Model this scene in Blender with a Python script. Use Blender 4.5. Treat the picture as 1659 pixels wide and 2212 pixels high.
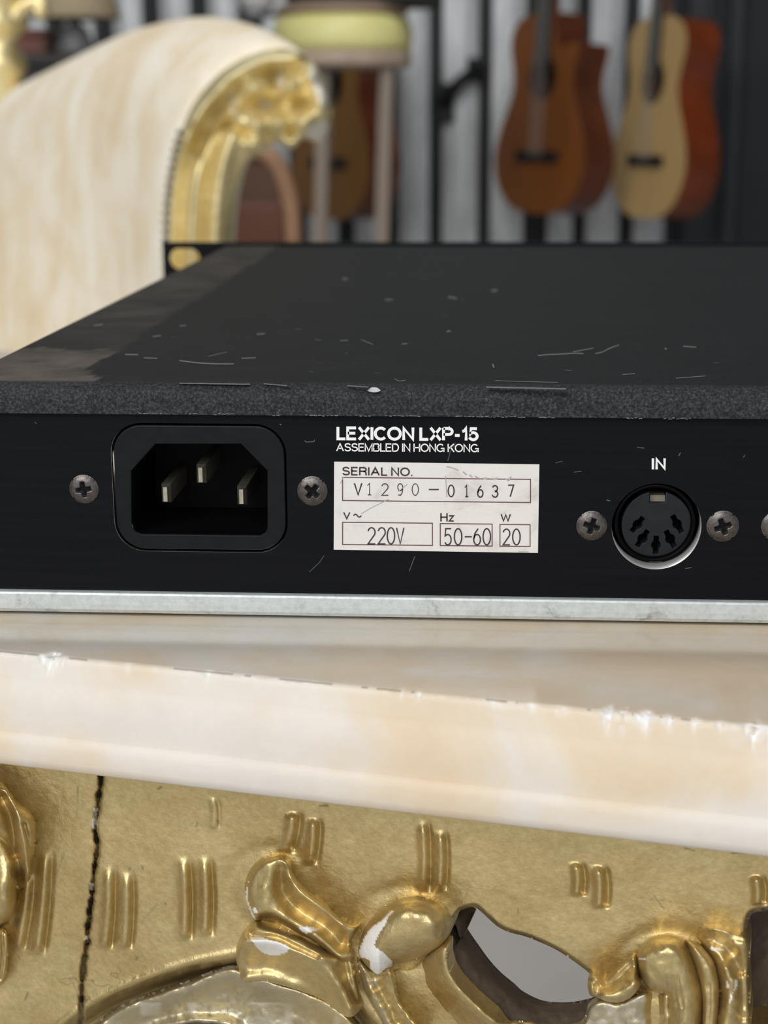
import bpy, bmesh, math, random
import numpy as np
from mathutils import Vector, Matrix

for o in list(bpy.data.objects):
    bpy.data.objects.remove(o)
random.seed(4)
SC = bpy.context.scene
COL = SC.collection

# ------------------------------------------------------------------ camera
W, H, FPX = 1659.0, 2212.0, 3324.0
CX, CY = W / 2, H / 2
PITCH = math.atan((CY - 250.0) / FPX)
YAW = math.radians(3.8)
ROLL = 0.005
_Fh = np.array([-math.sin(YAW), math.cos(YAW), 0.0])
_R0 = np.array([math.cos(YAW), math.sin(YAW), 0.0])
FW = _Fh * math.cos(PITCH) + np.array([0, 0, -math.sin(PITCH)])
_U0 = np.cross(_R0, FW)
RT = _R0 * math.cos(ROLL) - _U0 * math.sin(ROLL)
UP = _U0 * math.cos(ROLL) + _R0 * math.sin(ROLL)


def ray(px, py):
    px = np.asarray(px, float); py = np.asarray(py, float)
    return FW + ((px - CX) / FPX)[..., None] * RT - ((py - CY) / FPX)[..., None] * UP


DIST = 0.268
CAM = -DIST * ray(940, 1095)
TABLE_Z = 0.55
_t = (-0.0012 - CAM[1]) / ray(830, 1343)[1]
_z = CAM[2] + _t * ray(830, 1343)[2]
CAM = CAM + np.array([0, 0, TABLE_Z - _z])


def on_plane(px, py, p0, n):
    d = ray(px, py)
    n = np.asarray(n, float)
    t = ((np.asarray(p0) - CAM) @ n) / (d @ n)
    return CAM + d * np.asarray(t)[..., None]


def on_y(px, py, y):
    return on_plane(px, py, (0, y, 0), (0, 1, 0))


def on_z(px, py, z):
    return on_plane(px, py, (0, 0, z), (0, 0, 1))


cam_data = bpy.data.cameras.new('camera')
cam = bpy.data.objects.new('camera', cam_data)
COL.objects.link(cam)
m = Matrix([[RT[0], UP[0], -FW[0], CAM[0]], [RT[1], UP[1], -FW[1], CAM[1]], [RT[2], UP[2], -FW[2], CAM[2]], [0, 0, 0, 1]])
cam.matrix_world = m
cam_data.sensor_fit = 'VERTICAL'
cam_data.sensor_height = 36.0
cam_data.sensor_width = 27.0
cam_data.lens = FPX / H * 36.0
cam_data.clip_start = 0.01
cam_data.clip_end = 50
cam_data.dof.use_dof = True
cam_data.dof.focus_distance = 0.268
cam_data.dof.aperture_fstop = 22.0
SC.camera = cam

# ------------------------------------------------------------------ world, light, exposure
SC.view_settings.view_transform = 'Standard'
SC.view_settings.look = 'None'
SC.view_settings.exposure = 0.0
SC.view_settings.gamma = 1.0
SC.view_settings.use_curve_mapping = False
world = bpy.data.worlds.new('daylight')
SC.world = world
world.use_nodes = True
bg = world.node_tree.nodes['Background']
bg.inputs[0].default_value = (0.90, 0.95, 1.0, 1)
bg.inputs[1].default_value = 0.64


def area(name, loc, target, sx, sy, power, color=(1, 1, 1)):
    l = bpy.data.lights.new(name, 'AREA')
    l.shape = 'RECTANGLE'; l.size = sx; l.size_y = sy; l.energy = power; l.color = color
    o = bpy.data.objects.new(name, l); COL.objects.link(o)
    o.location = loc
    o.rotation_euler = (Vector(target) - Vector(loc)).to_track_quat('-Z', 'Y').to_euler()
    return o


area('doorway_daylight', (-1.5, -3.3, 3.0), (0.0, 0.5, 0.6), 3.6, 2.2, 150, (1.0, 0.985, 0.96))
area('overhead_fill', (0.1, 1.2, 2.9), (0.1, 2.4, 0.6), 1.6, 1.0, 32, (1.0, 0.98, 0.95))  # added fill that brightens the stool and the back of the room

# ------------------------------------------------------------------ helpers


def tag(o, label=None, cat=None, group=None, kind=None):
    if label: o['label'] = label
    if cat: o['category'] = cat
    if group: o['group'] = group
    if kind: o['kind'] = kind
    return o


def thing(name, label, cat, loc=(0, 0, 0), rz=0.0, group=None):
    o = bpy.data.objects.new(name, None); COL.objects.link(o)
    o.location = loc; o.rotation_euler = (0, 0, rz); o.empty_display_size = 0.02
    tag(o, label, cat, group)
    return o


def link(name, me, mats, parent=None, smooth=False, label=None):
    o = bpy.data.objects.new(name, me); COL.objects.link(o)
    for mm in (mats if isinstance(mats, (list, tuple)) else [mats]):
        me.materials.append(mm)
    if parent is not None:
        o.parent = parent
        bpy.context.view_layer.update()
        o.matrix_parent_inverse = parent.matrix_world.inverted()
    if smooth:
        me.polygons.foreach_set('use_smooth', [True] * len(me.polygons))
    if label: o['label'] = label
    return o


def local(name, me, mats, parent, smooth=False, label=None):
    """mesh given in the parent's own coordinates"""
    o = bpy.data.objects.new(name, me); COL.objects.link(o)
    for mm in (mats if isinstance(mats, (list, tuple)) else [mats]):
        me.materials.append(mm)
    o.parent = parent
    if smooth:
        me.polygons.foreach_set('use_smooth', [True] * len(me.polygons))
    if label: o['label'] = label
    return o


def mesh(name, verts, faces):
    me = bpy.data.meshes.new(name)
    me.from_pydata([tuple(map(float, v)) for v in verts], [], [tuple(map(int, f)) for f in faces])
    me.update()
    return me


def box_mesh(name, lo, hi, bevel=0.0, seg=2, rot=None):
    bm = bmesh.new()
    bmesh.ops.create_cube(bm, size=1.0)
    for v in bm.verts:
        v.co = Vector([(lo[i] + hi[i]) / 2 + v.co[i] * (hi[i] - lo[i]) for i in range(3)])
    if bevel:
        bmesh.ops.bevel(bm, geom=bm.edges[:], offset=bevel, segments=seg, affect='EDGES', profile=0.5)
    if rot is not None:
        bmesh.ops.transform(bm, matrix=rot, verts=bm.verts[:])
    me = bpy.data.meshes.new(name); bm.to_mesh(me); bm.free()
    return me


def lathe_mesh(name, prof, seg=32, center=(0, 0, 0), squash=1.0):
    vs, fs = [], []
    n = len(prof)
    for k in range(seg):
        a = 2 * math.pi * k / seg
        for r, z in prof:
            vs.append((center[0] + r * math.cos(a), center[1] + r * math.sin(a) * squash, center[2] + z))
    for k in range(seg):
        k2 = (k + 1) % seg
        for j in range(n - 1):
            fs.append((k * n + j, k2 * n + j, k2 * n + j + 1, k * n + j + 1))
    fs.append([k * n for k in range(seg)][::-1])
    fs.append([k * n + n - 1 for k in range(seg)])
    me = mesh(name, vs, fs)
    bm = bmesh.new(); bm.from_mesh(me); bmesh.ops.recalc_face_normals(bm, faces=bm.faces[:]); bm.to_mesh(me); bm.free()
    return me


def tube_mesh(name, pts, rads, seg=12):
    pts = [Vector(p) for p in pts]
    if not isinstance(rads, (list, tuple)): rads = [rads] * len(pts)
    vs, fs = [], []
    ref = None
    for i, p in enumerate(pts):
        t = (pts[min(i + 1, len(pts) - 1)] - pts[max(i - 1, 0)]).normalized()
        if ref is None:
            ref = t.orthogonal().normalized()
        ref = (ref - t * ref.dot(t)).normalized()
        b = t.cross(ref)
        for k in range(seg):
            a = 2 * math.pi * k / seg
            vs.append(p + (ref * math.cos(a) + b * math.sin(a)) * rads[i])
    for i in range(len(pts) - 1):
        for k in range(seg):
            k2 = (k + 1) % seg
            fs.append((i * seg + k, i * seg + k2, (i + 1) * seg + k2, (i + 1) * seg + k))
    fs.append(list(range(seg))[::-1])
    fs.append([(len(pts) - 1) * seg + k for k in range(seg)])
    return mesh(name, vs, fs)


def plate_mesh(name, outlines, depth, to_world, bevel=0.0):
    """flat plate with holes; outlines in 2D (u,v); w runs 0..depth; to_world(u,v,w)"""
    cu = bpy.data.curves.new('tmp', 'CURVE')
    cu.dimensions = '2D'; cu.fill_mode = 'BOTH'
    s = 1000.0
    for ol in outlines:
        sp = cu.splines.new('POLY'); sp.points.add(len(ol) - 1)
        for p, q in zip(sp.points, ol):
            p.co = (q[0] * s, q[1] * s, 0, 1)
        sp.use_cyclic_u = True
    cu.extrude = depth * s / 2
    if bevel:
        cu.bevel_depth = bevel * s; cu.bevel_resolution = 2; cu.offset = -bevel * s
    ob = bpy.data.objects.new('tmp', cu); COL.objects.link(ob)
    bpy.context.view_layer.update()
    me = bpy.data.meshes.new_from_object(ob.evaluated_get(bpy.context.evaluated_depsgraph_get()))
    bpy.data.objects.remove(ob); bpy.data.curves.remove(cu)
    me.name = name
    for v in me.vertices:
        v.co = Vector(to_world(v.co.x / s, v.co.y / s, v.co.z / s + depth / 2))
    bm = bmesh.new(); bm.from_mesh(me)
    bmesh.ops.remove_doubles(bm, verts=bm.verts[:], dist=1e-6)
    bmesh.ops.recalc_face_normals(bm, faces=bm.faces[:])
    bm.to_mesh(me); bm.free()
    me.materials.clear()
    return me


def spline(pts, n=10, closed=True):
    P = np.asarray(pts, float); out = []
    N = len(P)
    rng = range(N) if closed else range(N - 1)
    for i in rng:
        p0 = P[(i - 1) % N] if closed else P[max(i - 1, 0)]
        p1 = P[i]; p2 = P[(i + 1) % N]
        p3 = P[(i + 2) % N] if closed else P[min(i + 2, N - 1)]
        for k in range(n):
            t = k / n
            out.append(0.5 * ((2 * p1) + (-p0 + p2) * t + (2 * p0 - 5 * p1 + 4 * p2 - p3) * t * t + (-p0 + 3 * p1 - 3 * p2 + p3) * t ** 3))
    if not closed: out.append(P[-1])
    return np.array(out)


def seg_dist(x, y, poly, closed=True):
    """distance of points to a polyline, nearest point and arc fraction"""
    A = np.asarray(poly, float)
    B = np.roll(A, -1, axis=0) if closed else A[1:]
    A = A if closed else A[:-1]
    best = np.full(x.shape, 1e18); nx = np.zeros_like(x); ny = np.zeros_like(x); fr = np.zeros_like(x)
    L = np.hypot(*(B - A).T); cum = np.concatenate([[0], np.cumsum(L)])
    for i, (a, b) in enumerate(zip(A, B)):
        d = b - a; l2 = d @ d + 1e-12
        t = np.clip(((x - a[0]) * d[0] + (y - a[1]) * d[1]) / l2, 0, 1)
        qx = a[0] + t * d[0]; qy = a[1] + t * d[1]
        dd = (x - qx) ** 2 + (y - qy) ** 2
        w = dd < best
        best[w] = dd[w]; nx[w] = qx[w]; ny[w] = qy[w]; fr[w] = ((cum[i] + t * L[i]) / cum[-1])[w]
    return np.sqrt(best), nx, ny, fr


def inside(x, y, poly):
    A = np.asarray(poly, float); B = np.roll(A, -1, axis=0)
    c = np.zeros(x.shape, bool)
    for a, b in zip(A, B):
        cond = ((a[1] > y) != (b[1] > y))
        xi = (b[0] - a[0]) * (y - a[1]) / (b[1] - a[1] + 1e-12) + a[0]
        c ^= cond & (x < xi)
    return c


_rs = np.random.RandomState(3)


def vnoise(x, y, scale, seed=0):
    """smooth value noise in -1..1"""
    rs = np.random.RandomState(seed); T = rs.rand(64, 64) * 2 - 1
    u = x / scale; v = y / scale
    i = np.floor(u).astype(int); j = np.floor(v).astype(int)
    fu = u - i; fv = v - j
    fu = fu * fu * (3 - 2 * fu); fv = fv * fv * (3 - 2 * fv)
    g = lambda a, b: T[a % 64, b % 64]
    return (g(i, j) * (1 - fu) * (1 - fv) + g(i + 1, j) * fu * (1 - fv) + g(i, j + 1) * (1 - fu) * fv + g(i + 1, j + 1) * fu * fv)


def sstep(a, b, x):
    t = np.clip((x - a) / (b - a), 0, 1)
    return t * t * (3 - 2 * t)


def relief(name, outline, height, mats, parent, p0, n, step=4.0, holes=(), back=0.012, mask=None, smooth=True, label=None, domain=None, cell_mat=None):
    """a carved piece: outline traced in the picture, its surface raised over the plane (p0, n) by height(x, y, d), closed towards the back"""
    ol = np.asarray(outline, float)
    x0, y0 = ol.min(0) - step; x1, y1 = ol.max(0) + step
    nx_ = int((x1 - x0) / step) + 2; ny_ = int((y1 - y0) / step) + 2
    gx, gy = np.meshgrid(x0 + np.arange(nx_) * step, y0 + np.arange(ny_) * step)
    x = gx.ravel().copy(); y = gy.ravel().copy()
    d, qx, qy, _f = seg_dist(x, y, ol)
    ins = inside(x, y, ol)
    sd = np.where(ins, d, -d)
    for hl in holes:
        dh, hx, hy, _f = seg_dist(x, y, hl)
        sh = np.where(inside(x, y, hl), -dh, dh)
        w = sh < sd
        sd = np.where(w, sh, sd); qx = np.where(w, hx, qx); qy = np.where(w, hy, qy)
    near = np.abs(sd) < 0.71 * step
    x[near] = qx[near]; y[near] = qy[near]
    keep = (sd > 0) | near
    dd = np.clip(np.where(near, 0, sd), 0, None)
    h = height(x, y, dd)
    nrm = np.asarray(n, float)
    dr = ray(x, y)
    top = CAM + dr * ((((np.asarray(p0) - CAM) @ nrm) + h) / (dr @ nrm))[:, None]
    idx = np.arange(nx_ * ny_).reshape(ny_, nx_)
    q = np.stack([idx[:-1, :-1], idx[1:, :-1], idx[1:, 1:], idx[:-1, 1:]], -1).reshape(-1, 4)
    q = q[keep[q].all(1)]
    cxy = np.stack([x[q].mean(1), y[q].mean(1)], 1)
    e = {}
    for f in q:
        for k in range(4):
            a, b = int(f[k]), int(f[(k + 1) % 4])
            if (b, a) in e: del e[(b, a)]
            else: e[(a, b)] = 1
    used = np.unique(q); remap = -np.ones(nx_ * ny_, int); remap[used] = np.arange(len(used))
    V = [tuple(v) for v in top[used]]
    F = [tuple(remap[f]) for f in q]
    bmap = {}
    for (a, b) in e:
        for k in (a, b):
            if k not in bmap:
                bmap[k] = len(V)
                V.append(tuple(top[k] - nrm * (h[k] + back)))
    for (a, b) in e:
        F.append((int(remap[b]), int(remap[a]), bmap[a], bmap[b]))
    me = bpy.data.meshes.new(name)
    me.from_pydata(V, [], F); me.update()
    if mask is not None:
        c = np.zeros((len(V), 4)); c[:, 3] = 1
        c[:len(used), :3] = mask(x[used], y[used], dd[used])
        at = me.color_attributes.new('mask', 'FLOAT_COLOR', 'POINT')
        at.data.foreach_set('color', c.ravel())
    o = link(name, me, mats, parent, smooth, label)
    return o


def ribbon_faces(pts, width, closed=False):
    P = np.asarray(pts, float); N = len(P)
    V, F = [], []
    wd = np.full(N, width) if np.isscalar(width) else np.asarray(width)
    for i in range(N):
        if closed:
            t = P[(i + 1) % N] - P[i - 1]
            # mitre
            t1 = P[i] - P[i - 1]; t2 = P[(i + 1) % N] - P[i]
        else:
            t1 = P[i] - P[max(i - 1, 0)]; t2 = P[min(i + 1, N - 1)] - P[i]
        t1 = t1 / (np.hypot(*t1) + 1e-12); t2 = t2 / (np.hypot(*t2) + 1e-12)
        if not closed and i == 0: t1 = t2
        if not closed and i == N - 1: t2 = t1
        t = t1 + t2; t = t / (np.hypot(*t) + 1e-12)
        nn = np.array([-t[1], t[0]]); c = max(0.5, nn @ np.array([-t1[1], t1[0]]))
        V += [P[i] + nn * wd[i] / 2 / c, P[i] - nn * wd[i] / 2 / c]
    M = N if closed else N - 1
    for i in range(M):
        j = (i + 1) % N
        F.append((2 * i, 2 * i + 1, 2 * j + 1, 2 * j))
    return V, F


class Flat:
    """flat printed marks gathered into one mesh"""
    def __init__(s): s.V = []; s.F = []; s.M = []
    def add(s, V, F, mi=0):
        b = len(s.V); s.V += [tuple(v) for v in V]; s.F += [tuple(b + i for i in f) for f in F]; s.M += [mi] * len(F)
    def ribbon(s, pts, w, closed=False, mi=0):
        V, F = ribbon_faces(pts, w, closed); s.add(V, F, mi)
    def poly(s, pts, mi=0):
        s.add(pts, [tuple(range(len(pts)))], mi)
    def build(s, name, mapper, mats, parent, label=None, flip=None):
        P = mapper(np.array([v[0] for v in s.V], float), np.array([v[1] for v in s.V], float))
        me = mesh(name, P, s.F)
        o = link(name, me, mats, parent, False, label)
        me.polygons.foreach_set('material_index', s.M)
        return o


# ------------------------------------------------------------------ materials


def nodes_of(name):
    mt = bpy.data.materials.new(name); mt.use_nodes = True
    nt = mt.node_tree; b = nt.nodes['Principled BSDF']
    return mt, nt, b


def L(nt, a, b): nt.links.new(a, b)


def N(nt, typ, **kw):
    n = nt.nodes.new(typ)
    for k, v in kw.items(): setattr(n, k, v)
    return n


def coords(nt, scale=(1, 1, 1), rot=(0, 0, 0)):
    tc = N(nt, 'ShaderNodeNewGeometry'); mp = N(nt, 'ShaderNodeMapping')
    mp.inputs['Scale'].default_value = scale; mp.inputs['Rotation'].default_value = rot
    L(nt, tc.outputs['Position'], mp.inputs['Vector'])
    return mp.outputs['Vector']


def noise(nt, vec, scale, detail=4, rough=0.5, dist=0.0):
    n = N(nt, 'ShaderNodeTexNoise'); n.inputs['Scale'].default_value = scale; n.inputs['Detail'].default_value = detail
    n.inputs['Roughness'].default_value = rough; n.inputs['Distortion'].default_value = dist
    L(nt, vec, n.inputs['Vector'])
    return n.outputs['Fac']


def ramp(nt, fac, stops):
    r = N(nt, 'ShaderNodeValToRGB'); el = r.color_ramp.elements
    while len(el) < len(stops): el.new(0.5)
    for e, (p, c) in zip(el, stops):
        e.position = p; e.color = (*c, 1) if len(c) == 3 else c
    L(nt, fac, r.inputs['Fac'])
    return r.outputs['Color']


def mixc(nt, fac, a, b, mode='MIX'):
    mx = N(nt, 'ShaderNodeMix', data_type='RGBA', blend_type=mode)
    for s, v in ((0, fac), (6, a), (7, b)):
        if hasattr(v, 'links') or hasattr(v, 'is_linked'): L(nt, v, mx.inputs[s])
        else: mx.inputs[s].default_value = v if s == 0 else (*v, 1)
    return mx.outputs[2]


def bump(nt, b, h, strength, dist):
    bp = N(nt, 'ShaderNodeBump'); bp.inputs['Strength'].default_value = strength; bp.inputs['Distance'].default_value = dist
    L(nt, h, bp.inputs['Height']); L(nt, bp.outputs['Normal'], b.inputs['Normal'])


def simple(name, col, rough=0.5, metal=0.0, nscale=0, namt=0.15, bscale=0, bamt=0.2, bdist=0.0005, stretch=(1, 1, 1), spec=0.5, coat=0.0):
    mt, nt, b = nodes_of(name)
    b.inputs['Base Color'].default_value = (*col, 1)
    b.inputs['Roughness'].default_value = rough; b.inputs['Metallic'].default_value = metal
    b.inputs['Specular IOR Level'].default_value = spec
    b.inputs['Coat Weight'].default_value = coat
    v = coords(nt, stretch) if (nscale or bscale) else None
    if nscale:
        f = noise(nt, v, nscale, 5, 0.6)
        lo = tuple(c * (1 - namt) for c in col); hi = tuple(min(1, c * (1 + namt)) for c in col)
        L(nt, ramp(nt, f, [(0.3, lo), (0.7, hi)]), b.inputs['Base Color'])
    if bscale:
        bump(nt, b, noise(nt, v, bscale, 3, 0.6), bamt, bdist)
    return mt


def gold_material(name, c1, c2, c3, rough=0.4, metal=0.9, scale=1.0):
    """burnished gilding over gesso with chips and painted highlights (mask R), dark cracks and painted void shade (G) and pale silvering (B)"""
    mt, nt, b = nodes_of(name)
    v = coords(nt)
    f = noise(nt, v, 60 * scale, 6, 0.65)
    f2 = noise(nt, v, 850 * scale, 4, 0.65)
    base = ramp(nt, f, [(0.28, c1), (0.5, c2), (0.7, c3)])
    base = mixc(nt, 0.35, base, ramp(nt, f2, [(0.35, tuple(c * 0.75 for c in c2)), (0.65, c3)]))
    vo = N(nt, 'ShaderNodeTexVoronoi', feature='DISTANCE_TO_EDGE'); vo.inputs['Scale'].default_value = 95 * scale
    wv = N(nt, 'ShaderNodeVectorMath', operation='ADD'); L(nt, v, wv.inputs[0])
    nz = N(nt, 'ShaderNodeTexNoise'); nz.inputs['Scale'].default_value = 160 * scale; L(nt, v, nz.inputs['Vector'])
    sc_v = N(nt, 'ShaderNodeVectorMath', operation='SCALE'); sc_v.inputs[3].default_value = 0.012 / scale; L(nt, nz.outputs['Color'], sc_v.inputs[0])
    L(nt, sc_v.outputs[0], wv.inputs[1]); L(nt, wv.outputs[0], vo.inputs['Vector'])
    lin = N(nt, 'ShaderNodeMapRange'); L(nt, vo.outputs['Distance'], lin.inputs[0]); lin.inputs[1].default_value = 0.0; lin.inputs[2].default_value = 0.022; lin.inputs[3].default_value = 1.0; lin.inputs[4].default_value = 0.0
    gate = N(nt, 'ShaderNodeMapRange'); L(nt, noise(nt, v, 45 * scale, 2, 0.5), gate.inputs[0]); gate.inputs[1].default_value = 0.54; gate.inputs[2].default_value = 0.68; gate.inputs[4].default_value = 0.42
    ck = N(nt, 'ShaderNodeMath', operation='MULTIPLY'); L(nt, lin.outputs[0], ck.inputs[0]); L(nt, gate.outputs[0], ck.inputs[1])
    base = mixc(nt, ck.outputs[0], base, (0.14, 0.085, 0.03))
    at = N(nt, 'ShaderNodeAttribute'); at.attribute_name = 'mask'
    sp = N(nt, 'ShaderNodeSeparateColor'); L(nt, at.outputs['Color'], sp.inputs[0])
    base = mixc(nt, sp.outputs[2], base, (0.50, 0.45, 0.32))
    base = mixc(nt, sp.outputs[1], base, (0.030, 0.020, 0.014))
    base = mixc(nt, sp.outputs[0], base, (0.80, 0.78, 0.75))
    L(nt, base, b.inputs['Base Color'])
    mmax = N(nt, 'ShaderNodeMath', operation='MAXIMUM'); L(nt, sp.outputs[0], mmax.inputs[0]); L(nt, sp.outputs[1], mmax.inputs[1])
    mr = N(nt, 'ShaderNodeMapRange'); L(nt, mmax.outputs[0], mr.inputs[0]); mr.inputs[3].default_value = metal; mr.inputs[4].default_value = 0.0
    L(nt, mr.outputs[0], b.inputs['Metallic'])
    rr = N(nt, 'ShaderNodeMapRange'); L(nt, f, rr.inputs[0]); rr.inputs[1].default_value = 0.3; rr.inputs[2].default_value = 0.7
    rr.inputs[3].default_value = rough - 0.07; rr.inputs[4].default_value = rough + 0.12
    L(nt, rr.outputs[0], b.inputs['Roughness'])
    add = N(nt, 'ShaderNodeMath', operation='ADD'); L(nt, f, add.inputs[0]); L(nt, f2, add.inputs[1])
    bump(nt, b, add.outputs[0], 0.26, 0.0006 / scale)
    return mt


GOLD = gold_material('aged_gilding', (0.50, 0.355, 0.14), (0.61, 0.475, 0.225), (0.73, 0.59, 0.315), 0.39, 0.92)
GOLD_CHAIR = gold_material('bright_gilding', (0.68, 0.51, 0.20), (0.92, 0.77, 0.40), (0.98, 0.88, 0.56), 0.36, 0.66, 0.25)
WOOD_RAW = simple('raw_dark_wood', (0.105, 0.078, 0.055), 0.8, 0, 120, 0.35, 500, 0.4, 0.0006)

# marble
MARBLE, nt, b = nodes_of('veined_marble')
v = coords(nt)
f = noise(nt, v, 34, 5, 0.55, 0.6); f2 = noise(nt, v, 70, 6, 0.7, 0.3); f3 = noise(nt, v, 1500, 2, 0.5)
c = ramp(nt, f, [(0.34, (0.74, 0.69, 0.63)), (0.44, (0.755, 0.68, 0.585)), (0.53, (0.74, 0.61, 0.43)), (0.64, (0.73, 0.545, 0.33))])
c = mixc(nt, 0.30, c, ramp(nt, f2, [(0.35, (0.72, 0.66, 0.61)), (0.6, (0.84, 0.81, 0.77))]))
at = N(nt, 'ShaderNodeAttribute'); at.attribute_name = 'mask'
sp = N(nt, 'ShaderNodeSeparateColor'); L(nt, at.outputs['Color'], sp.inputs[0])
c = mixc(nt, sp.outputs[1], c, (0.20, 0.16, 0.13))
c = mixc(nt, sp.outputs[0], c, (0.88, 0.87, 0.86))
L(nt, c, b.inputs['Base Color'])
b.inputs['Specular IOR Level'].default_value = 0.45
rr = N(nt, 'ShaderNodeMapRange'); rr.inputs[3].default_value = 0.12; rr.inputs[4].default_value = 0.6
mb = N(nt, 'ShaderNodeMath', operation='MAXIMUM'); L(nt, sp.outputs[2], mb.inputs[0]); L(nt, sp.outputs[0], mb.inputs[1]); L(nt, mb.outputs[0], rr.inputs[0])
L(nt, rr.outputs[0], b.inputs['Roughness'])
b.inputs['Subsurface Weight'].default_value = 0.15
b.inputs['Subsurface Radius'].default_value = (0.004, 0.003, 0.002)
b.inputs['Subsurface Scale'].default_value = 0.5
bump(nt, b, f3, 0.05, 0.0002)

# black crinkle paint of the cover, with dust (mask R) and light painted on the lip grain (mask G) 
COVER, nt, b = nodes_of('black_textured_paint')
v = coords(nt); f = noise(nt, v, 1700, 3, 0.6); fs = noise(nt, coords(nt, (60, 600, 60)), 1.0, 5, 0.7)
f4 = noise(nt, v, 90, 5, 0.7)
c = ramp(nt, f, [(0.35, (0.011, 0.0125, 0.014)), (0.7, (0.022, 0.024, 0.026))])
c = mixc(nt, 0.35, c, ramp(nt, fs, [(0.45, (0.010, 0.0115, 0.013)), (0.8, (0.042, 0.045, 0.048))]))
at = N(nt, 'ShaderNodeAttribute'); at.attribute_name = 'mask'
sp = N(nt, 'ShaderNodeSeparateColor'); L(nt, at.outputs['Color'], sp.inputs[0])
fg = noise(nt, v, 2100, 3, 0.75)
c = mixc(nt, sp.outputs[1], c, ramp(nt, fg, [(0.40, (0.012, 0.0135, 0.015)), (0.56, (0.036, 0.040, 0.044)), (0.70, (0.078, 0.082, 0.086))]))
du = N(nt, 'ShaderNodeMath', operation='MULTIPLY'); L(nt, sp.outputs[0], du.inputs[0])
rr = N(nt, 'ShaderNodeMapRange'); L(nt, f4, rr.inputs[0]); rr.inputs[1].default_value = 0.3; rr.inputs[2].default_value = 0.65; rr.inputs[3].default_value = 0.3; rr.inputs[4].default_value = 1.0
L(nt, rr.outputs[0], du.inputs[1])
c = mixc(nt, du.outputs[0], c, (0.16, 0.135, 0.115))
L(nt, c, b.inputs['Base Color'])
b.inputs['Roughness'].default_value = 0.6
b.inputs['Specular IOR Level'].default_value = 0.17
bump(nt, b, f, 0.55, 0.0004)

PANEL, nt, b = nodes_of('satin_black_panel')
f = noise(nt, coords(nt, (40, 40, 900)), 1.0, 4, 0.6)
L(nt, ramp(nt, f, [(0.4, (0.0030, 0.0036, 0.0052)), (0.75, (0.0052, 0.0058, 0.0080))]), b.inputs['Base Color'])
b.inputs['Roughness'].default_value = 0.40; b.inputs['Specular IOR Level'].default_value = 0.12
bump(nt, b, f, 0.12, 0.0002)

BLACKPL = simple('black_plastic', (0.0052, 0.0064, 0.0075), 0.32, 0, 400, 0.3, 900, 0.1, 0.0002, spec=0.2)
BLACKIN = simple('shaded_inner_plastic', (0.0025, 0.0026, 0.0028), 0.5, spec=0.1)  # darker copy of the inlet plastic, holding the cavity's shade in its colour
DARKHOLE = simple('dark_cavity', (0.004, 0.004, 0.005), 0.7, spec=0.2)
ZINC = simple('zinc_sheet', (0.62, 0.66, 0.67), 0.42, 0.55, 160, 0.18, 900, 0.15, 0.0002)
RAWEDGE = simple('bare_metal', (0.85, 0.86, 0.85), 0.25, 1.0)
SCREW = simple('dark_zinc_screw', (0.12, 0.108, 0.104), 0.38, 0.9, 900, 0.3, 2500, 0.3, 0.0002)
PIN = simple('tinned_pin', (0.50, 0.46, 0.37), 0.33, 0.9, 900, 0.2)
WHITEINK = simple('white_ink', (0.86, 0.86, 0.86), 0.5)
CHIP = simple('paint_scratch', (0.20, 0.21, 0.215), 0.6)
CHIPW = simple('bare_chip', (0.70, 0.72, 0.72), 0.4, 0.4)
INK = simple('brown_black_ink', (0.045, 0.025, 0.025), 0.5)
INKRED = simple('maroon_ink', (0.11, 0.045, 0.045), 0.5)
PAPER, nt, b = nodes_of('worn_sticker')
f = noise(nt, coords(nt), 160, 6, 0.7, 0.8)
L(nt, ramp(nt, f, [(0.30, (0.60, 0.57, 0.54)), (0.45, (0.74, 0.71, 0.68)), (0.7, (0.78, 0.75, 0.72))]), b.inputs['Base Color'])
b.inputs['Roughness'].default_value = 0.4

# cream velvet
VELVET, nt, b = nodes_of('cream_marbled_velvet')
f = noise(nt, coords(nt, (13, 13, 4.5)), 1.0, 3.5, 0.55, 1.6); f2 = noise(nt, coords(nt), 26, 5, 0.6, 0.5)
c = ramp(nt, f, [(0.36, (0.80, 0.64, 0.42)), (0.48, (0.91, 0.80, 0.60)), (0.60, (0.98, 0.93, 0.81))])
c = mixc(nt, 0.45, c, ramp(nt, f2, [(0.42, (0.84, 0.69, 0.46)), (0.58, (0.98, 0.92, 0.80))]))
L(nt, c, b.inputs['Base Color']); b.inputs['Roughness'].default_value = 0.85
b.inputs['Sheen Weight'].default_value = 0.25; b.inputs['Specular IOR Level'].default_value = 0.2

FLOOR = simple('grey_concrete', (0.60, 0.58, 0.56), 0.6, 0, 3, 0.12, 60, 0.1, 0.002)
WALLDARK = simple('black_back_wall', (0.006, 0.008, 0.011), 0.6, 0, 6, 0.3)  # near-black tone between the strips
CEIL = simple('dark_ceiling', (0.10, 0.10, 0.10), 0.8)
SIDEWALL = simple('grey_side_wall', (0.16, 0.16, 0.16), 0.8)
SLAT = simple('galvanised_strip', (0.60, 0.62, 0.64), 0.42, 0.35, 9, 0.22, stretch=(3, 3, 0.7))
SLATDIM = simple('dark_strip', (0.034, 0.040, 0.048), 0.5, 0.35, 9, 0.22, stretch=(3, 3, 0.7))  # much darker strip tone, used towards the right

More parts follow.
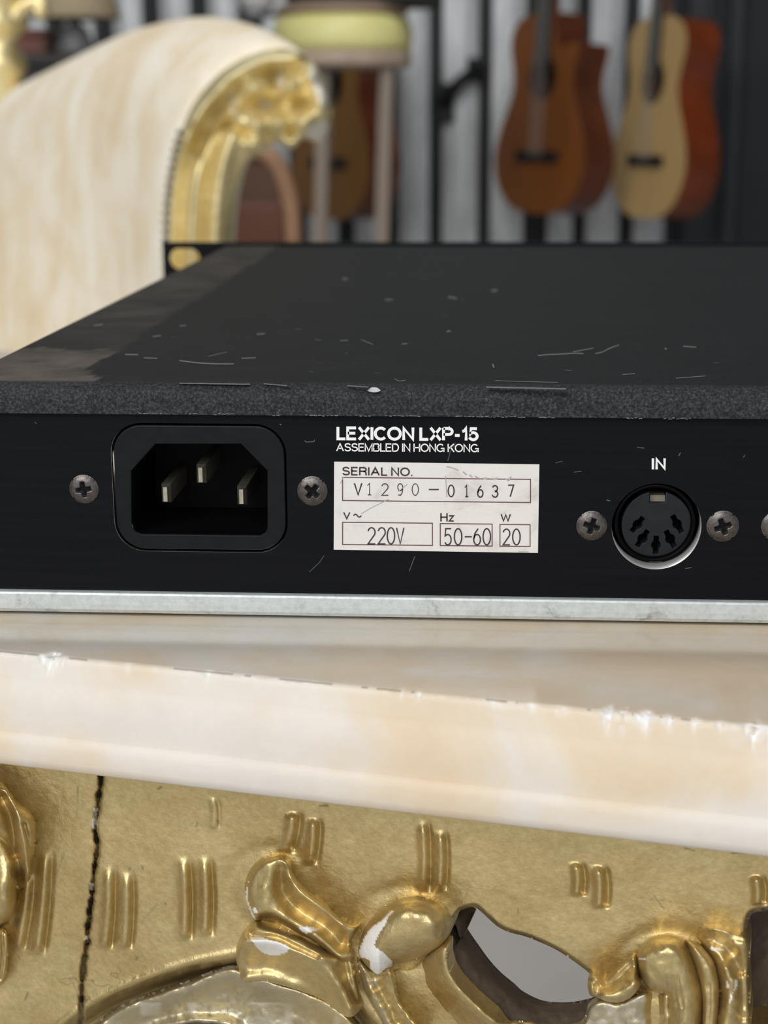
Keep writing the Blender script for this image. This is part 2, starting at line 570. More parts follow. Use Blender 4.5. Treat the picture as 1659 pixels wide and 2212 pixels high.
# ------------------------------------------------------------------ the setting
WALL_Y = 3.95
wl = box_mesh('wall_back', (-3.2, WALL_Y, 0), (3.2, WALL_Y + 0.12, 3.0)); tag(link('wall_back', wl, WALLDARK), kind='structure')
tag(link('floor', box_mesh('floor', (-3.2, -4.0, -0.1), (3.2, WALL_Y, 0)), FLOOR), kind='structure')
tag(link('wall_left', box_mesh('wall_left', (-3.32, -1.7, 0), (-3.2, WALL_Y, 3.0)), SIDEWALL), kind='structure')
tag(link('wall_right', box_mesh('wall_right', (3.2, -1.7, 0), (3.32, WALL_Y, 3.0)), SIDEWALL), kind='structure')
tag(link('ceiling', box_mesh('ceiling', (-3.32, -1.7, 3.0), (3.32, WALL_Y + 0.12, 3.1)), CEIL), kind='structure')

# vertical metal strips on the back wall: (x0, x1, dim)
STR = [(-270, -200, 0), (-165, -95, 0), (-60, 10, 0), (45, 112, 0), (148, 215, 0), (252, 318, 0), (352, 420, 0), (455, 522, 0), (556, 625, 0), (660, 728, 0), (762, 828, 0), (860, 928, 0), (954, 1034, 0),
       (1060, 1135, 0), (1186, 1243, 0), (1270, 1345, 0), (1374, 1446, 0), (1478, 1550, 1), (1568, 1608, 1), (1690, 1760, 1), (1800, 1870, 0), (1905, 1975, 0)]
for i, (a, b_, dim) in enumerate(STR):
    pa = on_y(a, 260, WALL_Y - 0.02); pb = on_y(b_, 260, WALL_Y - 0.02)
    w_ = pb[0] - pa[0]; xm = (pa[0] + pb[0]) / 2
    # shallow folded profile
    prof = [(-0.5, 0.02), (-0.46, 0.0), (-0.12, -0.006), (0.12, -0.006), (0.46, 0.0), (0.5, 0.02)]
    vs, fs = [], []
    for z in (0.0, 2.95):
        for (u, dy) in prof: vs.append((xm + u * w_, WALL_Y - 0.02 + dy - 0.0, z))
    n_ = len(prof)
    for k in range(n_ - 1): fs.append((k, k + 1, n_ + k + 1, n_ + k))
    fs.append((n_ - 1, 0, n_, 2 * n_ - 1))
    fs.append(tuple(range(n_))[::-1]); fs.append(tuple(range(n_, 2 * n_)))
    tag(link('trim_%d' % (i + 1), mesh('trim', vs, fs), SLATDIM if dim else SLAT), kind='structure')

# black bracket screwed across one of the strips
BRK = simple('black_bracket', (0.012, 0.013, 0.014), 0.5, 0.3)
k0 = on_y(992, 150, WALL_Y - 0.03)
brk = thing('wall_bracket', 'small black bracket fixed across a pale strip of the back wall, right of the stool', 'bracket', tuple(k0))
ba = on_y(956, 222, WALL_Y - 0.05); bb = on_y(1034, 150, WALL_Y - 0.05)
link('arm', tube_mesh('arm', [ba, 0.5 * (ba + bb) + np.array([0, -.03, .012]), bb], [.020, .016, .020], 10), BRK, brk, True)
link('plate', box_mesh('plate', (ba[0] - .012, WALL_Y - 0.05, ba[2] - .05), (ba[0] + .03, WALL_Y - 0.0265, ba[2] + .05), .003), BRK, brk)
link('plate', box_mesh('plate', (bb[0] - .03, WALL_Y - 0.05, bb[2] - .03), (bb[0] + .012, WALL_Y - 0.0265, bb[2] + .03), .003), BRK, brk)

# ------------------------------------------------------------------ marble topped table
EDGE = math.radians(12.3)
EX = np.array([math.cos(EDGE), -math.sin(EDGE), 0.0])      # along the front edge, to the right
EN = np.array([-math.sin(EDGE), -math.cos(EDGE), 0.0])     # outwards from the front face
# the upper arris passes through this picture point
A0 = on_z(830, 1492, TABLE_Z)
TD = 0.31
table = thing('table', 'gilded carved table with a cream marble top, under the black rack unit', 'table', (A0[0] - EN[0] * TD / 2, A0[1] - EN[1] * TD / 2, 0))


def tp(s, o, z):
    """table frame: s along the edge, o outwards from the arris, z height"""
    return A0 + EX * s + EN * o + np.array([0, 0, z - TABLE_Z])


_b0 = on_plane(830, 1749, A0 - EN * 0.003, EN)
THICK = TABLE_Z - _b0[2] - 0.0006
# slab: profile in (o, z) swept along s with chipped upper arris
S0, S1 = -0.30, 0.46
ss = np.concatenate([np.arange(S0, -0.085, 0.01), np.arange(-0.085, 0.085, 0.00028), np.arange(0.085, S1 + .001, 0.01)])
prof = []
fine = [(-0.0042 + 0.0003 * k, 0.0) for k in range(11)] + [(-0.0009, -0.00003), (-0.0006, -0.0001), (-0.0003, -0.00025), (-0.0001, -0.0005), (0.0, -0.0008)] + [(0.0002 * (k + 1) / 4, -0.0008 - 0.00032 * (k + 1)) for k in range(10)]
for o_, z_ in [(-TD, 0), (-0.06, 0), (-0.03, 0), (-0.02, 0), (-0.012, 0), (-0.006, 0)] + fine + [(0.0005, -0.0044), (0.0009, -0.0050), (0.0010, -0.010), (0.0007, -THICK * 0.63), (0.0006, -THICK * 0.66), (0.0013, -THICK * 0.685), (0.0014, -THICK * 0.75), (0.0010, -THICK * 0.87), (0.0002, -THICK * 0.95), (-0.0012, -THICK * 0.99), (-0.0030, -THICK), (-0.006, -THICK), (-0.02, -THICK), (-TD, -THICK)]:
    prof.append((o_, z_))
JE = 6 + 13; JF0 = 6 + 10; JF1 = 6 + len(fine) + 9
prof = np.array(prof); npf = len(prof)


def chipfun(s):
    c = np.zeros_like(s)
    for px, wpx, amt in ((112, 26, 0.9), (140, 6, 0.5), (60, 5, .25), (280, 12, .25), (452, 14, .3), (560, 8, .2), (680, 9, 0.25), (868, 8, 0.3), (905, 6, .2), (1080, 30, .22), (1150, 12, .3), (1210, 26, .3), (1310, 18, 0.8), (1345, 20, 0.8), (1390, 26, 0.75), (1440, 16, .5), (1500, 14, .45), (1560, 12, .4), (1635, 24, 0.9), (1665, 20, .7)):
        p = on_z(px, 1404 + (px / 1659.) * 168, TABLE_Z)
        s0 = (p - A0) @ EX
        wd = wpx / 13000.
        c = np.maximum(c, amt * np.clip(1.25 - np.abs(s - s0) / wd, 0, 1))
    return c


ch = chipfun(ss)
n1 = vnoise(ss * 1e4, ss * 0, 9, 5) * .6 + vnoise(ss * 1e4, ss * 0 + 3, 3.7, 6) * .5
n2 = vnoise(ss * 1e4, ss * 0 + 5, 38, 15) + 0.5 * vnoise(ss * 1e4, ss * 0 + 9, 11, 16)
chip = np.clip(ch * (1 + 0.5 * n1), 0, 1.4)
arcl = np.concatenate([[0], np.cumsum(np.hypot(*np.diff(prof, axis=0).T))]); arcl = arcl - arcl[JE]
SG, AG = np.meshgrid(ss * 1e4, arcl * 1e4, indexing='ij')
gr = vnoise(SG, AG, 5.5, 31) * .5 + vnoise(SG, AG, 13, 32) * .6
V, M_ = [], []
for i, s in enumerate(ss):
    for j, (o_, z_) in enumerate(prof):
        a_ = arcl[j]; k = 0.0; g_ = gr[i, j]
        if abs(a_) < 0.004:
            reach = 0.0005 + 0.0016 * chip[i]
            k = min(1.0, chip[i]) * math.exp(-(a_ / reach) ** 2) * (0.75 + 0.8 * g_)
            worn = 0.22 * math.exp(-(a_ / 0.0004) ** 2) * (0.6 + g_)
        else:
            worn = 0
        o2 = o_ - max(0, k) * 0.0012 - worn * 0.0005
        z2 = z_ - max(0, k) * 0.0006
        V.append(tp(s, o2, TABLE_Z + z2))
        wh = max(0.0, min(1.0, 1.7 * k + 1.4 * worn))
        dk = 0.0
        if j in (JE - 1, JE - 2) and ch[i] < 0.35 and n2[i] > 0.25: dk = 0.5; wh = 0
        M_.append((wh, dk, 1.0 if JF0 <= j <= JF1 else 0.0, 1))
F = []
for i in range(len(ss) - 1):
    for j in range(npf):
        j2 = (j + 1) % npf
        F.append((i * npf + j, (i + 1) * npf + j, (i + 1) * npf + j2, i * npf + j2))
F.append(tuple(range(npf))); F.append(tuple((len(ss) - 1) * npf + j for j in range(npf))[::-1])
me = mesh('tabletop', V, F)
at = me.color_attributes.new('mask', 'FLOAT_COLOR', 'POINT'); at.data.foreach_set('color', np.array(M_).ravel())
bm = bmesh.new(); bm.from_mesh(me); bmesh.ops.recalc_face_normals(bm, faces=bm.faces[:]); bm.to_mesh(me); bm.free()
slab = link('tabletop', me, MARBLE, table, False, 'cream and peach veined marble slab with chipped front edge')
for p in me.polygons: p.use_smooth = len(p.vertices) == 4
try:
    me.set_sharp_from_angle(angle=math.radians(50))
except Exception:
    pass

# gilt apron: plane parallel to the edge, set back a little
AP0 = tp(0, -0.0140, TABLE_Z - THICK)
SPX = 3.0


def c2(x0, y0, sc, pts): return [(x0 + a / sc, y0 + b / sc) for a, b in pts]


hole = spline(c2(830, 1700, 2.001, [(388, 524), (362, 560), (352, 600), (375, 640), (410, 690), (450, 745), (500, 800), (560, 850), (600, 885), (690, 925), (800, 931), (890, 915), (896, 870), (880, 830), (890, 812), (840, 770), (760, 715), (690, 680), (610, 648), (540, 630), (490, 605), (450, 570)]), 6)
# void the apron leaves for the pierced carving (wall and hole)
void = spline(c2(830, 1700, 2.001, [(300, 570), (330, 535), (375, 520), (400, 524), (450, 568), (490, 603), (540, 628), (610, 646), (690, 678), (760, 713), (840, 768), (892, 812), (918, 870), (940, 950), (920, 1090), (740, 1180), (470, 1150), (360, 1040), (275, 880), (225, 730), (245, 620)]), 6)
void2 = spline(c2(1240, 1900, 3.959, [(1475, 420), (1490, 330), (1525, 280), (1600, 265), (1720, 255), (1860, 300), (1900, 700), (1900, 1320), (1540, 1340), (1500, 1000), (1490, 700)]), 6)

ridges = [  # (xtop, ytop, xbot, ybot, half width, height mm)
    (60, 1885, 38, 2052, 9, 1.0), (98, 1835, 80, 2062, 9, 1.1), (234, 1868, 226, 2050, 9, 1.0), (272, 1880, 268, 2050, 9, 1.0),
    (395, 1850, 398, 2030, 9, 1.1), (440, 1848, 443, 2022, 9, 1.1), (458, 1720, 462, 1790, 6, 0.35), (632, 1752, 616, 1842, 10, 1.0), (676, 1765, 667, 1868, 9, 1.0),
    (912, 1770, 914, 1925, 8, 1.0), (950, 1792, 949, 1925, 8, 1.0), (1243, 1862, 1246, 1935, 9, 1.1), (1291, 1868, 1294, 1962, 10, 1.2), (1632, 1890, 1636, 1955, 9, 1.0)]
crack = [(218, 1620), (218, 1685), (212, 1735), (206, 1795), (211, 1832), (205, 1880), (199, 1915), (197, 1960), (190, 2000), (188, 2040), (181, 2090), (178, 2140), (175, 2200), (172, 2290)]
arc_edge = spline([(60, 2300), (150, 2212), (230, 2160), (320, 2122), (410, 2092), (508, 2072), (560, 2066)], 10, False)


cove_reg = np.array([tuple(p) for p in arc_edge] + [(640, 2076), (740, 2130), (830, 2240), (850, 2400), (60, 2400)])


def ap_masks(x, y):
    d, qx, qy, fr = seg_dist(x, y, crack, False)
    wdt = 5.0 + 2.2 * vnoise(x * 0 + y, y * 0, 11, 8) + 0.5 * vnoise(y, x * 0, 6, 9)
    off = 2.2 * vnoise(y, y * 0 + 7, 16, 2)
    dc = np.abs((x - qx) - off)
    ck = 1 - sstep(wdt - 2, wdt + 1.0, dc)
    return ck, dc, wdt


def apron_h(x, y, d):
    h = np.zeros_like(x)
    for xt, yt, xb, yb, w, a in ridges:
        t = (y - yt) / (yb - yt)
        xc = xt + (xb - xt) * t + 4 * np.sin(np.clip(t, 0, 1) * math.pi)
        fade = sstep(-0.02, 0.22, t) * (1 - sstep(0.90, 1.03, t))
        u = x - xc
        h += 0.00115 * a * fade * (np.exp(-((u + 1) / (w * 1.25)) ** 2) - 0.75 * np.exp(-((u - 1.7 * w) / (0.6 * w)) ** 2))
    h += 0.00016 * vnoise(x, y, 75, 1) + 0.00005 * vnoise(x, y, 21, 4) + 0.000015 * vnoise(x, y, 7, 11)
    ck, dc, wdt = ap_masks(x, y)
    h -= 0.0022 * ck
    h -= 0.0003 * np.exp(-(dc / 10) ** 2)
    # cove below the arc of the cartouche
    da, qx, qy, fr = seg_dist(x, y, cove_reg)
    below = np.where(inside(x, y, cove_reg), da, -da)
    h -= 0.0105 * sstep(-9, 22, below)
    h += 0.0004 * np.exp(-((below + 14) / 7) ** 2)
    # sunk ground round the knob and leaves; rolled lip of the pierced opening
    h += 0.0009 * np.exp(-(np.clip(d, 0, None) / 9.0) ** 2) * 0 - 0.0012 * (1 - sstep(0, 9, d))
    # valley towards the tip beside the right-hand leaf
    h -= 0.0015 * np.exp(-(((x - 1300) / 70) ** 2 + ((y - 2120) / 55) ** 2))
    # halo hollows beside carved forms
    for cx_, cy_, rx, ry in ((590, 1915, 105, 95), (880, 2000, 125, 95), (1440, 2080, 120, 80)):
        r = np.hypot((x - cx_) / rx, (y - cy_) / ry)
        h -= 0.0004 * np.exp(-((r - 0.9) / 0.18) ** 2)
    return h


def apron_m(x, y, d):
    ck, dc, wdt = ap_masks(x, y)
    nz = vnoise(y, x * 0, 13, 21) + .4 * vnoise(y, x * 0, 5, 22)
    white = np.zeros_like(x)
    for (yy, hh, xo) in ((1768, 22, -4), (1915, 9, -2), (2026, 5, -2)):
        d_, qx, qy, fr = seg_dist(x, y, crack, False)
        white = np.maximum(white, (np.abs(y - yy) < hh) * (np.abs(x - qx - xo) < 3.6))
    dark = ck * (0.8 + 0.2 * np.sign(nz)) * (1 - white)
    # small nicks
    for (x0, y0, x1, y1, w) in ((68, 1930, 60, 1965, 1.6), (60, 2145, 54, 2160, 3), (124, 1880, 112, 1945, 1.2), (140, 1838, 124, 1885, 1.2), (340, 1952, 312, 1985, 1.1), (1414, 1937, 1434, 1964, 1.4), (1120, 1962, 1120, 1974, 1.6), (1360, 1992, 1360, 1997, 1.6),
                                 (690, 1741, 708, 1740, 2.4), (342, 1704, 348, 1700, 3), (279, 1879, 281, 1876, 3), (307, 1872, 309, 1878, 2.5), (356, 1950, 358, 1953, 2), (294, 2072, 297, 2068, 3), (1582, 1841, 1612, 1843, 2.6), (1478, 1832, 1500, 1838, 1.6), (424, 1785, 427, 1776, 2), (470, 1772, 472, 1778, 2.4), (1380, 1938, 1450, 1948, .8), (168, 1700, 166, 1765, 1.2)):
        dn, _a, _b, _c = seg_dist(x, y, [(x0, y0), (x1, y1)], False)
        dark = np.maximum(dark, 0.6 * (1 - sstep(w - 1.2, w + 1.1, dn)))
    return np.stack([white.astype(float), dark, 0 * x], 1)


relief('apron', [(-120, 1600), (300, 1640), (830, 1720), (1400, 1780), (1760, 1830), (1760, 2290), (-120, 2290)], apron_h, GOLD, table, AP0, EN, SPX, holes=[void, void2], back=0.016, mask=apron_m)
# plain continuations of the apron beyond the carved middle
def apron_box(name, s0, s1, o0, o1, z0, z1):
    bm = bmesh.new(); bmesh.ops.create_cube(bm, size=1)
    for v_ in bm.verts:
        v_.co = Vector(tp(s0 + (v_.co.x + .5) * (s1 - s0), o0 + (v_.co.y + .5) * (o1 - o0), z0 + (v_.co.z + .5) * (z1 - z0)))
    bmesh.ops.recalc_face_normals(bm, faces=bm.faces[:])
    bmesh.ops.bevel(bm, geom=bm.edges[:], offset=0.002, segments=2, affect='EDGES')
    me_ = bpy.data.meshes.new(name); bm.to_mesh(me_); bm.free()
    return me_
ZB = TABLE_Z - THICK
sl = (on_plane(-120, 1900, AP0, EN) - A0) @ EX
sr = (on_plane(1760, 1900, AP0, EN) - A0) @ EX
link('apron_end', apron_box('apron_end', S0 + 0.02, sl, -0.030, -0.0142, ZB - 0.042, ZB), GOLD, table)
link('apron_end', apron_box('apron_end', sr, S1 - 0.02, -0.030, -0.0142, ZB - 0.042, ZB), GOLD, table)
link('side_rail', apron_box('side_rail', S0 + 0.02, S0 + 0.035, -TD + 0.02, -0.030, ZB - 0.04, ZB), GOLD, table)
link('side_rail', apron_box('side_rail', S1 - 0.035, S1 - 0.02, -TD + 0.02, -0.030, ZB - 0.04, ZB), GOLD, table)
link('back_rail', apron_box('back_rail', S0 + 0.02, S1 - 0.02, -TD + 0.005, -TD + 0.02, ZB - 0.045, ZB), GOLD, table)
for s_ in (S0 + 0.045, S1 - 0.045):
    for o_ in (-0.045, -TD + 0.045):
        pts = [tp(s_, o_, ZB), tp(s_ + 0.0, o_ + 0.012, ZB - 0.08), tp(s_, o_ + 0.014, ZB - 0.18), tp(s_, o_ - 0.004, ZB - 0.36), tp(s_, o_ + 0.004, 0.03), tp(s_, o_ + 0.01, 0.0)]
        pts = spline(pts, 6, False)
        rr_ = np.interp(np.linspace(0, 1, len(pts)), [0, .2, .5, .8, .93, 1], [.024, .022, .015, .011, .017, .017])
        link('leg', tube_mesh('leg', pts, list(rr_), 16), GOLD, table, True)


def infl(d, R, p=2.0):
    """rounded shoulder: 0 at the outline, 1 beyond R"""
    t = np.clip(d / R, 0, 1)
    return np.sqrt(np.clip(1 - (1 - t) ** 2, 0, 1))


def line_g(x, y, pts, w, n=8):
    d_, _a, _b, fr = seg_dist(x, y, spline(pts, n, False), False)
    return np.exp(-(d_ / w) ** 2), fr


def blob_mask(x, y, poly):
    return inside(x, y, spline(poly, 5)).astype(float)


def wrap(white_polys):
    def f(x, y, d):
        w = np.zeros_like(x)
        for p in white_polys: w = np.maximum(w, blob_mask(x, y, p))
        return np.stack([w, 0 * x, 0 * x], 1)
    return f


Z2 = (480, 1820, 4.1475)
lower_leaf = spline(c2(*Z2, [(120, 980), (155, 860), (215, 760), (300, 705), (420, 745), (560, 790), (700, 840), (820, 900), (950, 960), (1060, 1000), (1160, 1040), (1205, 1200), (1240, 1350), (1262, 1450), (1190, 1545), (1115, 1562), (1000, 1490), (870, 1400), (700, 1330), (520, 1275), (350, 1240), (190, 1250), (140, 1120)]), 5)


def ll_h(x, y, d):
    h = 0.0034 * infl(d, 22)
    g, fr = line_g(x, y, c2(*Z2, [(215, 880), (420, 880), (640, 960), (830, 1050), (960, 1160), (1060, 1330), (1140, 1490)]), 20)
    h += 0.0042 * g * sstep(0, 5, d)
    g2, fr2 = line_g(x, y, c2(*Z2, [(300, 765), (500, 820), (700, 910), (880, 1010), (1020, 1050)]), 11)
    h += 0.0022 * g2
    g3, fr3 = line_g(x, y, c2(*Z2, [(260, 840), (480, 850), (660, 930), (850, 1020)]), 6)
    h -= 0.0016 * g3
    g4, fr4 = line_g(x, y, c2(*Z2, [(180, 1120), (420, 1120), (650, 1200), (850, 1330), (960, 1430)]), 24)
    h -= 0.0026 * g4
    g5, _ = line_g(x, y, c2(*Z2, [(1100, 1080), (1130, 1240), (1190, 1400)]), 9)
    h -= 0.0014 * g5
    h += 0.00015 * vnoise(x, y, 14, 3)
    return h


relief('carved_leaf', lower_leaf, ll_h, GOLD, table, AP0, EN, 3.0, back=0.006,
       mask=wrap([c2(*Z2, [(250, 855), (330, 845), (450, 880), (590, 925), (570, 990), (480, 1008), (380, 995), (310, 940), (275, 890)])]), label='lower gilt leaf with a white chip at its left end')

upper_leaf = spline(c2(*Z2, [(200, 430), (215, 320), (270, 215), (350, 145), (440, 116), (530, 130), (605, 185), (645, 285), (730, 390), (850, 490), (960, 580), (1070, 680), (1170, 722), (1235, 740), (1190, 830), (1150, 900), (1180, 1000), (1170, 1070), (1060, 1060), (930, 970), (800, 870), (690, 820), (560, 745), (430, 680), (300, 700), (240, 610)]), 5)


def ul_h(x, y, d):
    h = 0.0044 * infl(d, 20)
    g, fr = line_g(x, y, c2(*Z2, [(585, 190), (600, 300), (690, 430), (820, 530), (950, 620), (1080, 720)]), 11)
    h += 0.0016 * g * sstep(0, 10, d)
    g2, fr = line_g(x, y, c2(*Z2, [(555, 240), (545, 400), (620, 540), (770, 660), (930, 760), (1060, 900)]), 20)
    h -= 0.0030 * g2 * sstep(0, 12, d)
    g3, fr = line_g(x, y, c2(*Z2, [(560, 150), (470, 300), (400, 480), (420, 600), (620, 720), (820, 820), (980, 960)]), 26)
    h += 0.0012 * g3
    g4, _ = line_g(x, y, c2(*Z2, [(830, 830), (980, 960), (1080, 1050)]), 12)
    h += 0.0014 * g4
    h += 0.00018 * vnoise(x, y, 15, 13)
    return h


relief('carved_leaf', upper_leaf, ul_h, GOLD, table, AP0, EN, 3.0, back=0.006,
       mask=wrap([c2(*Z2, [(690, 765), (770, 750), (865, 778), (800, 800), (740, 815)]), c2(*Z2, [(205, 470), (222, 400), (240, 330), (228, 430), (238, 540), (265, 610), (300, 690), (270, 660), (225, 570)]), c2(*Z2, [(275, 590), (305, 590), (310, 630), (280, 635)])]),
       label='upper gilt leaf curling left with a worn white rim')

Z3 = (760, 1900, 4.1475)
# scroll band: scooped strip that ends at the pierced opening
band = spline(c2(*Z3, [(600, 735), (740, 640), (858, 600), (860, 720), (905, 860), (1000, 985), (1120, 1105), (1250, 1225), (1345, 1272), (1480, 1262), (1659, 1290), (1660, 1420), (900, 1420), (640, 1330), (530, 1200), (450, 1060), (400, 920), (385, 800), (470, 735)]), 5)


def bd_h(x, y, d):
    h = 0.0008 * infl(d, 10) - 0.001
    g, fr = line_g(x, y, c2(*Z3, [(840, 610), (850, 740), (890, 880), (990, 1010), (1110, 1130), (1260, 1250)]), 34)
    h += 0.0052 * g
    g2, _ = line_g(x, y, c2(*Z3, [(520, 800), (520, 950), (600, 1120), (760, 1300)]), 26)
    h -= 0.0022 * g2
    return h + 0.00015 * vnoise(x, y, 16, 31)


relief('carved_scroll', band, bd_h, GOLD, table, AP0, EN, 3.0, back=-0.0004)
stem = spline(c2(*Z3, [(45, 700), (100, 740), (200, 800), (340, 780), (388, 850), (400, 950), (430, 1080), (500, 1180), (600, 1300), (690, 1420), (360, 1420), (240, 1230), (140, 1060), (80, 900)]), 5)


def st_h(x, y, d):
    h = 0.0052 * infl(d, 26)
    g, _ = line_g(x, y, c2(*Z3, [(330, 800), (385, 940), (425, 1090), (520, 1220), (640, 1380)]), 7)
    h += 0.0014 * g * sstep(0, 5, d)
    g2, _ = line_g(x, y, c2(*Z3, [(200, 860), (270, 1010), (370, 1200), (480, 1380)]), 16)
    h -= 0.0022 * g2
    return h + 0.00022 * vnoise(x, y, 8, 41)


relief('carved_stem', stem, st_h, GOLD, table, AP0, EN, 3.0, back=0.006,
       mask=lambda x, y, d: np.stack([0 * x, 0 * x, 0.75 * sstep(-.1, .3, vnoise(x, y, 9, 44) + vnoise(x, y, 23, 45)) * inside(x, y, c2(*Z3, [(0, 650), (240, 850), (230, 950), (260, 1100), (330, 1300), (0, 1300)]))], 1))
knob = spline(c2(*Z3, [(58, 650), (80, 520), (140, 395), (240, 280), (380, 175), (520, 137), (660, 150), (780, 205), (860, 290), (890, 390), (872, 500), (820, 590), (740, 640), (600, 710), (480, 742), (372, 760), (340, 810), (250, 868), (190, 840), (110, 770)]), 5)


def kn_h(x, y, d):
    h = 0.0082 * infl(d, 62)
    # shoulder line that separates the face of the knob from its rolled rim
    g, _ = line_g(x, y, c2(*Z3, [(350, 270), (470, 240), (640, 250), (740, 300), (790, 400), (770, 500)]), 8)
    h -= 0.0003 * g
    return h + 0.00018 * vnoise(x, y, 18, 51)


relief('carved_knob', knob, kn_h, GOLD, table, AP0, EN, 3.0, back=0.006,
       mask=wrap([c2(*Z3, [(378, 275), (330, 300), (290, 350), (215, 400), (150, 460), (95, 560), (62, 680), (150, 720), (165, 790), (240, 865), (290, 810), (350, 790), (362, 745), (310, 680), (250, 630), (205, 590), (240, 500), (300, 400), (330, 330)])]), label='oval gilt knob with a white flaked patch on its left')

# raw wood inside the pierced openings: runs back from the front edge to the far rim of the hole
wallp = spline(c2(830, 1700, 2.001, [(275, 600), (300, 560), (335, 530), (375, 517), (398, 530), (366, 565), (356, 600), (378, 640), (413, 690), (453, 745), (503, 800), (563, 850), (603, 885), (690, 924), (800, 930), (890, 914), (935, 905), (935, 1070), (740, 1170), (480, 1140), (380, 1010), (305, 870), (252, 700)]), 5)


def wp_h(x, y, d):
    dh, qx, qy, _ = seg_dist(x, y, hole)
    return 0.001 - 0.017 * np.exp(-(dh / 34.0)) + 0.0004 * vnoise(x, y, 12, 61)


relief('pierced_wall', wallp, wp_h, WOOD_RAW, table, AP0, EN, 3.0, back=0.004, label='bare dark wood inside the pierced opening')
wall2 = spline(c2(1240, 1900, 3.959, [(1470, 450), (1490, 330), (1525, 280), (1600, 262), (1720, 252), (1860, 300), (1900, 700), (1900, 1320), (1500, 1340), (1480, 1000), (1475, 700)]), 5)
relief('pierced_wall', wall2, lambda x, y, d: -0.0005 - 0.012 * infl(d, 60) + 0.0004 * vnoise(x, y, 12, 62), WOOD_RAW, table, AP0, EN, 4.0, back=0.003, label='bare dark wood recess at the right')

Z4 = (1240, 1900, 3.959)
silv = spline(c2(*Z4, [(120, 1080), (230, 1020), (380, 1040), (560, 960), (680, 940), (820, 980), (830, 1100), (850, 1235), (850, 1340), (-200, 1340), (60, 1230)]), 5)
relief('silvered_panel', silv, lambda x, y, d: 0.0022 * infl(d, 14) - 0.003 * np.exp(-((x - 1415) / 16) ** 2) + 0.0002 * vnoise(x, y, 14, 71), GOLD, table, AP0, EN, 3.0, back=0.001,
       mask=lambda x, y, d: np.stack([0.25 * sstep(0, .6, vnoise(x, y, 12, 72)), 0 * x, 0.9 * (1 - sstep(1385, 1410, x))], 1), label='pale silvered panel below the curled leaf tip')
lobe4 = spline(c2(*Z4, [(1050, 430), (1120, 400), (1250, 410), (1380, 460), (1480, 500), (1505, 600), (1495, 850), (1505, 1000), (1490, 1340), (1200, 1340), (1240, 1000), (1220, 850), (1170, 690), (1100, 570), (1040, 500)]), 5)


def l4_h(x, y, d):
    h = 0.0046 * infl(d, 34)
    g, _ = line_g(x, y, c2(*Z4, [(1300, 760), (1330, 900), (1320, 1100), (1300, 1300)]), 16); h += 0.0016 * g
    g, _ = line_g(x, y, c2(*Z4, [(1080, 480), (1220, 520), (1360, 640), (1400, 740)]), 18); h -= 0.0026 * g
    g, _ = line_g(x, y, c2(*Z4, [(1430, 800), (1440, 1000), (1430, 1300)]), 8); h -= 0.0012 * g
    g, _ = line_g(x, y, c2(*Z4, [(1150, 410), (1300, 440), (1470, 495)]), 6); h += 0.0012 * g
    return h + 0.0003 * vnoise(x, y, 13, 81)


relief('carved_lobe', lobe4, l4_h, GOLD, table, AP0, EN, 3.0, back=0.006, mask=wrap([c2(*Z4, [(1168, 585), (1220, 582), (1282, 600), (1220, 612), (1180, 605)]), c2(*Z4, [(1300, 870), (1320, 880), (1320, 930), (1300, 910)]), c2(*Z4, [(1370, 870), (1398, 855), (1390, 920), (1360, 960), (1340, 1050), (1325, 1040), (1370, 930)])]), label='right-hand lobe with two small white nicks')
lobe3 = spline(c2(*Z4, [(950, 505), (1050, 535), (1130, 600), (1205, 700), (1242, 850), (1252, 1000), (1232, 1235), (1220, 1340), (1090, 1340), (1090, 1100), (1070, 900), (1020, 720), (975, 600)]), 5)


def l3_h(x, y, d):
    h = 0.0068 * infl(d, 20)
    g, _ = line_g(x, y, c2(*Z4, [(1150, 900), (1160, 1050), (1150, 1300)]), 5); h -= 0.0008 * g
    return h + 0.0002 * vnoise(x, y, 13, 82)


relief('carved_lobe', lobe3, l3_h, GOLD, table, AP0, EN, 3.0, back=0.006, label='narrow ribbed lobe in the middle')
lobe2 = spline(c2(*Z4, [(535, 650), (575, 560), (660, 490), (780, 465), (900, 485), (985, 560), (1035, 680), (1085, 850), (1112, 1000), (1100, 1235), (1095, 1340), (820, 1340), (808, 1100), (790, 990), (680, 955), (600, 890), (550, 780)]), 5)


def l2_h(x, y, d):
    h = 0.0078 * infl(d, 46)
    for xo in (800, 845, 890):
        g, _ = line_g(x, y, c2(*Z4, [(xo, 830), (xo + 15, 950), (xo + 40, 1100)]), 2.4); h -= 0.0005 * g
    g, _ = line_g(x, y, c2(*Z4, [(590, 640), (620, 800), (700, 900), (800, 960)]), 9); h += 0.0008 * g
    return h + 0.00016 * vnoise(x, y, 14, 83)


relief('carved_lobe', lobe2, l2_h, GOLD, table, AP0, EN, 3.0, back=0.006, mask=wrap([c2(*Z4, [(560, 675), (610, 672), (612, 685), (565, 690)])]), label='broad rounded lobe at the left with cut lines')
tipf = spline(c2(*Z4, [(115, 880), (130, 822), (190, 815), (262, 848), (330, 790), (400, 720), (478, 650), (520, 640), (550, 700), (555, 800), (575, 880), (540, 965), (470, 1030), (380, 1060), (270, 1045), (200, 1012), (140, 990), (118, 935)]), 5)


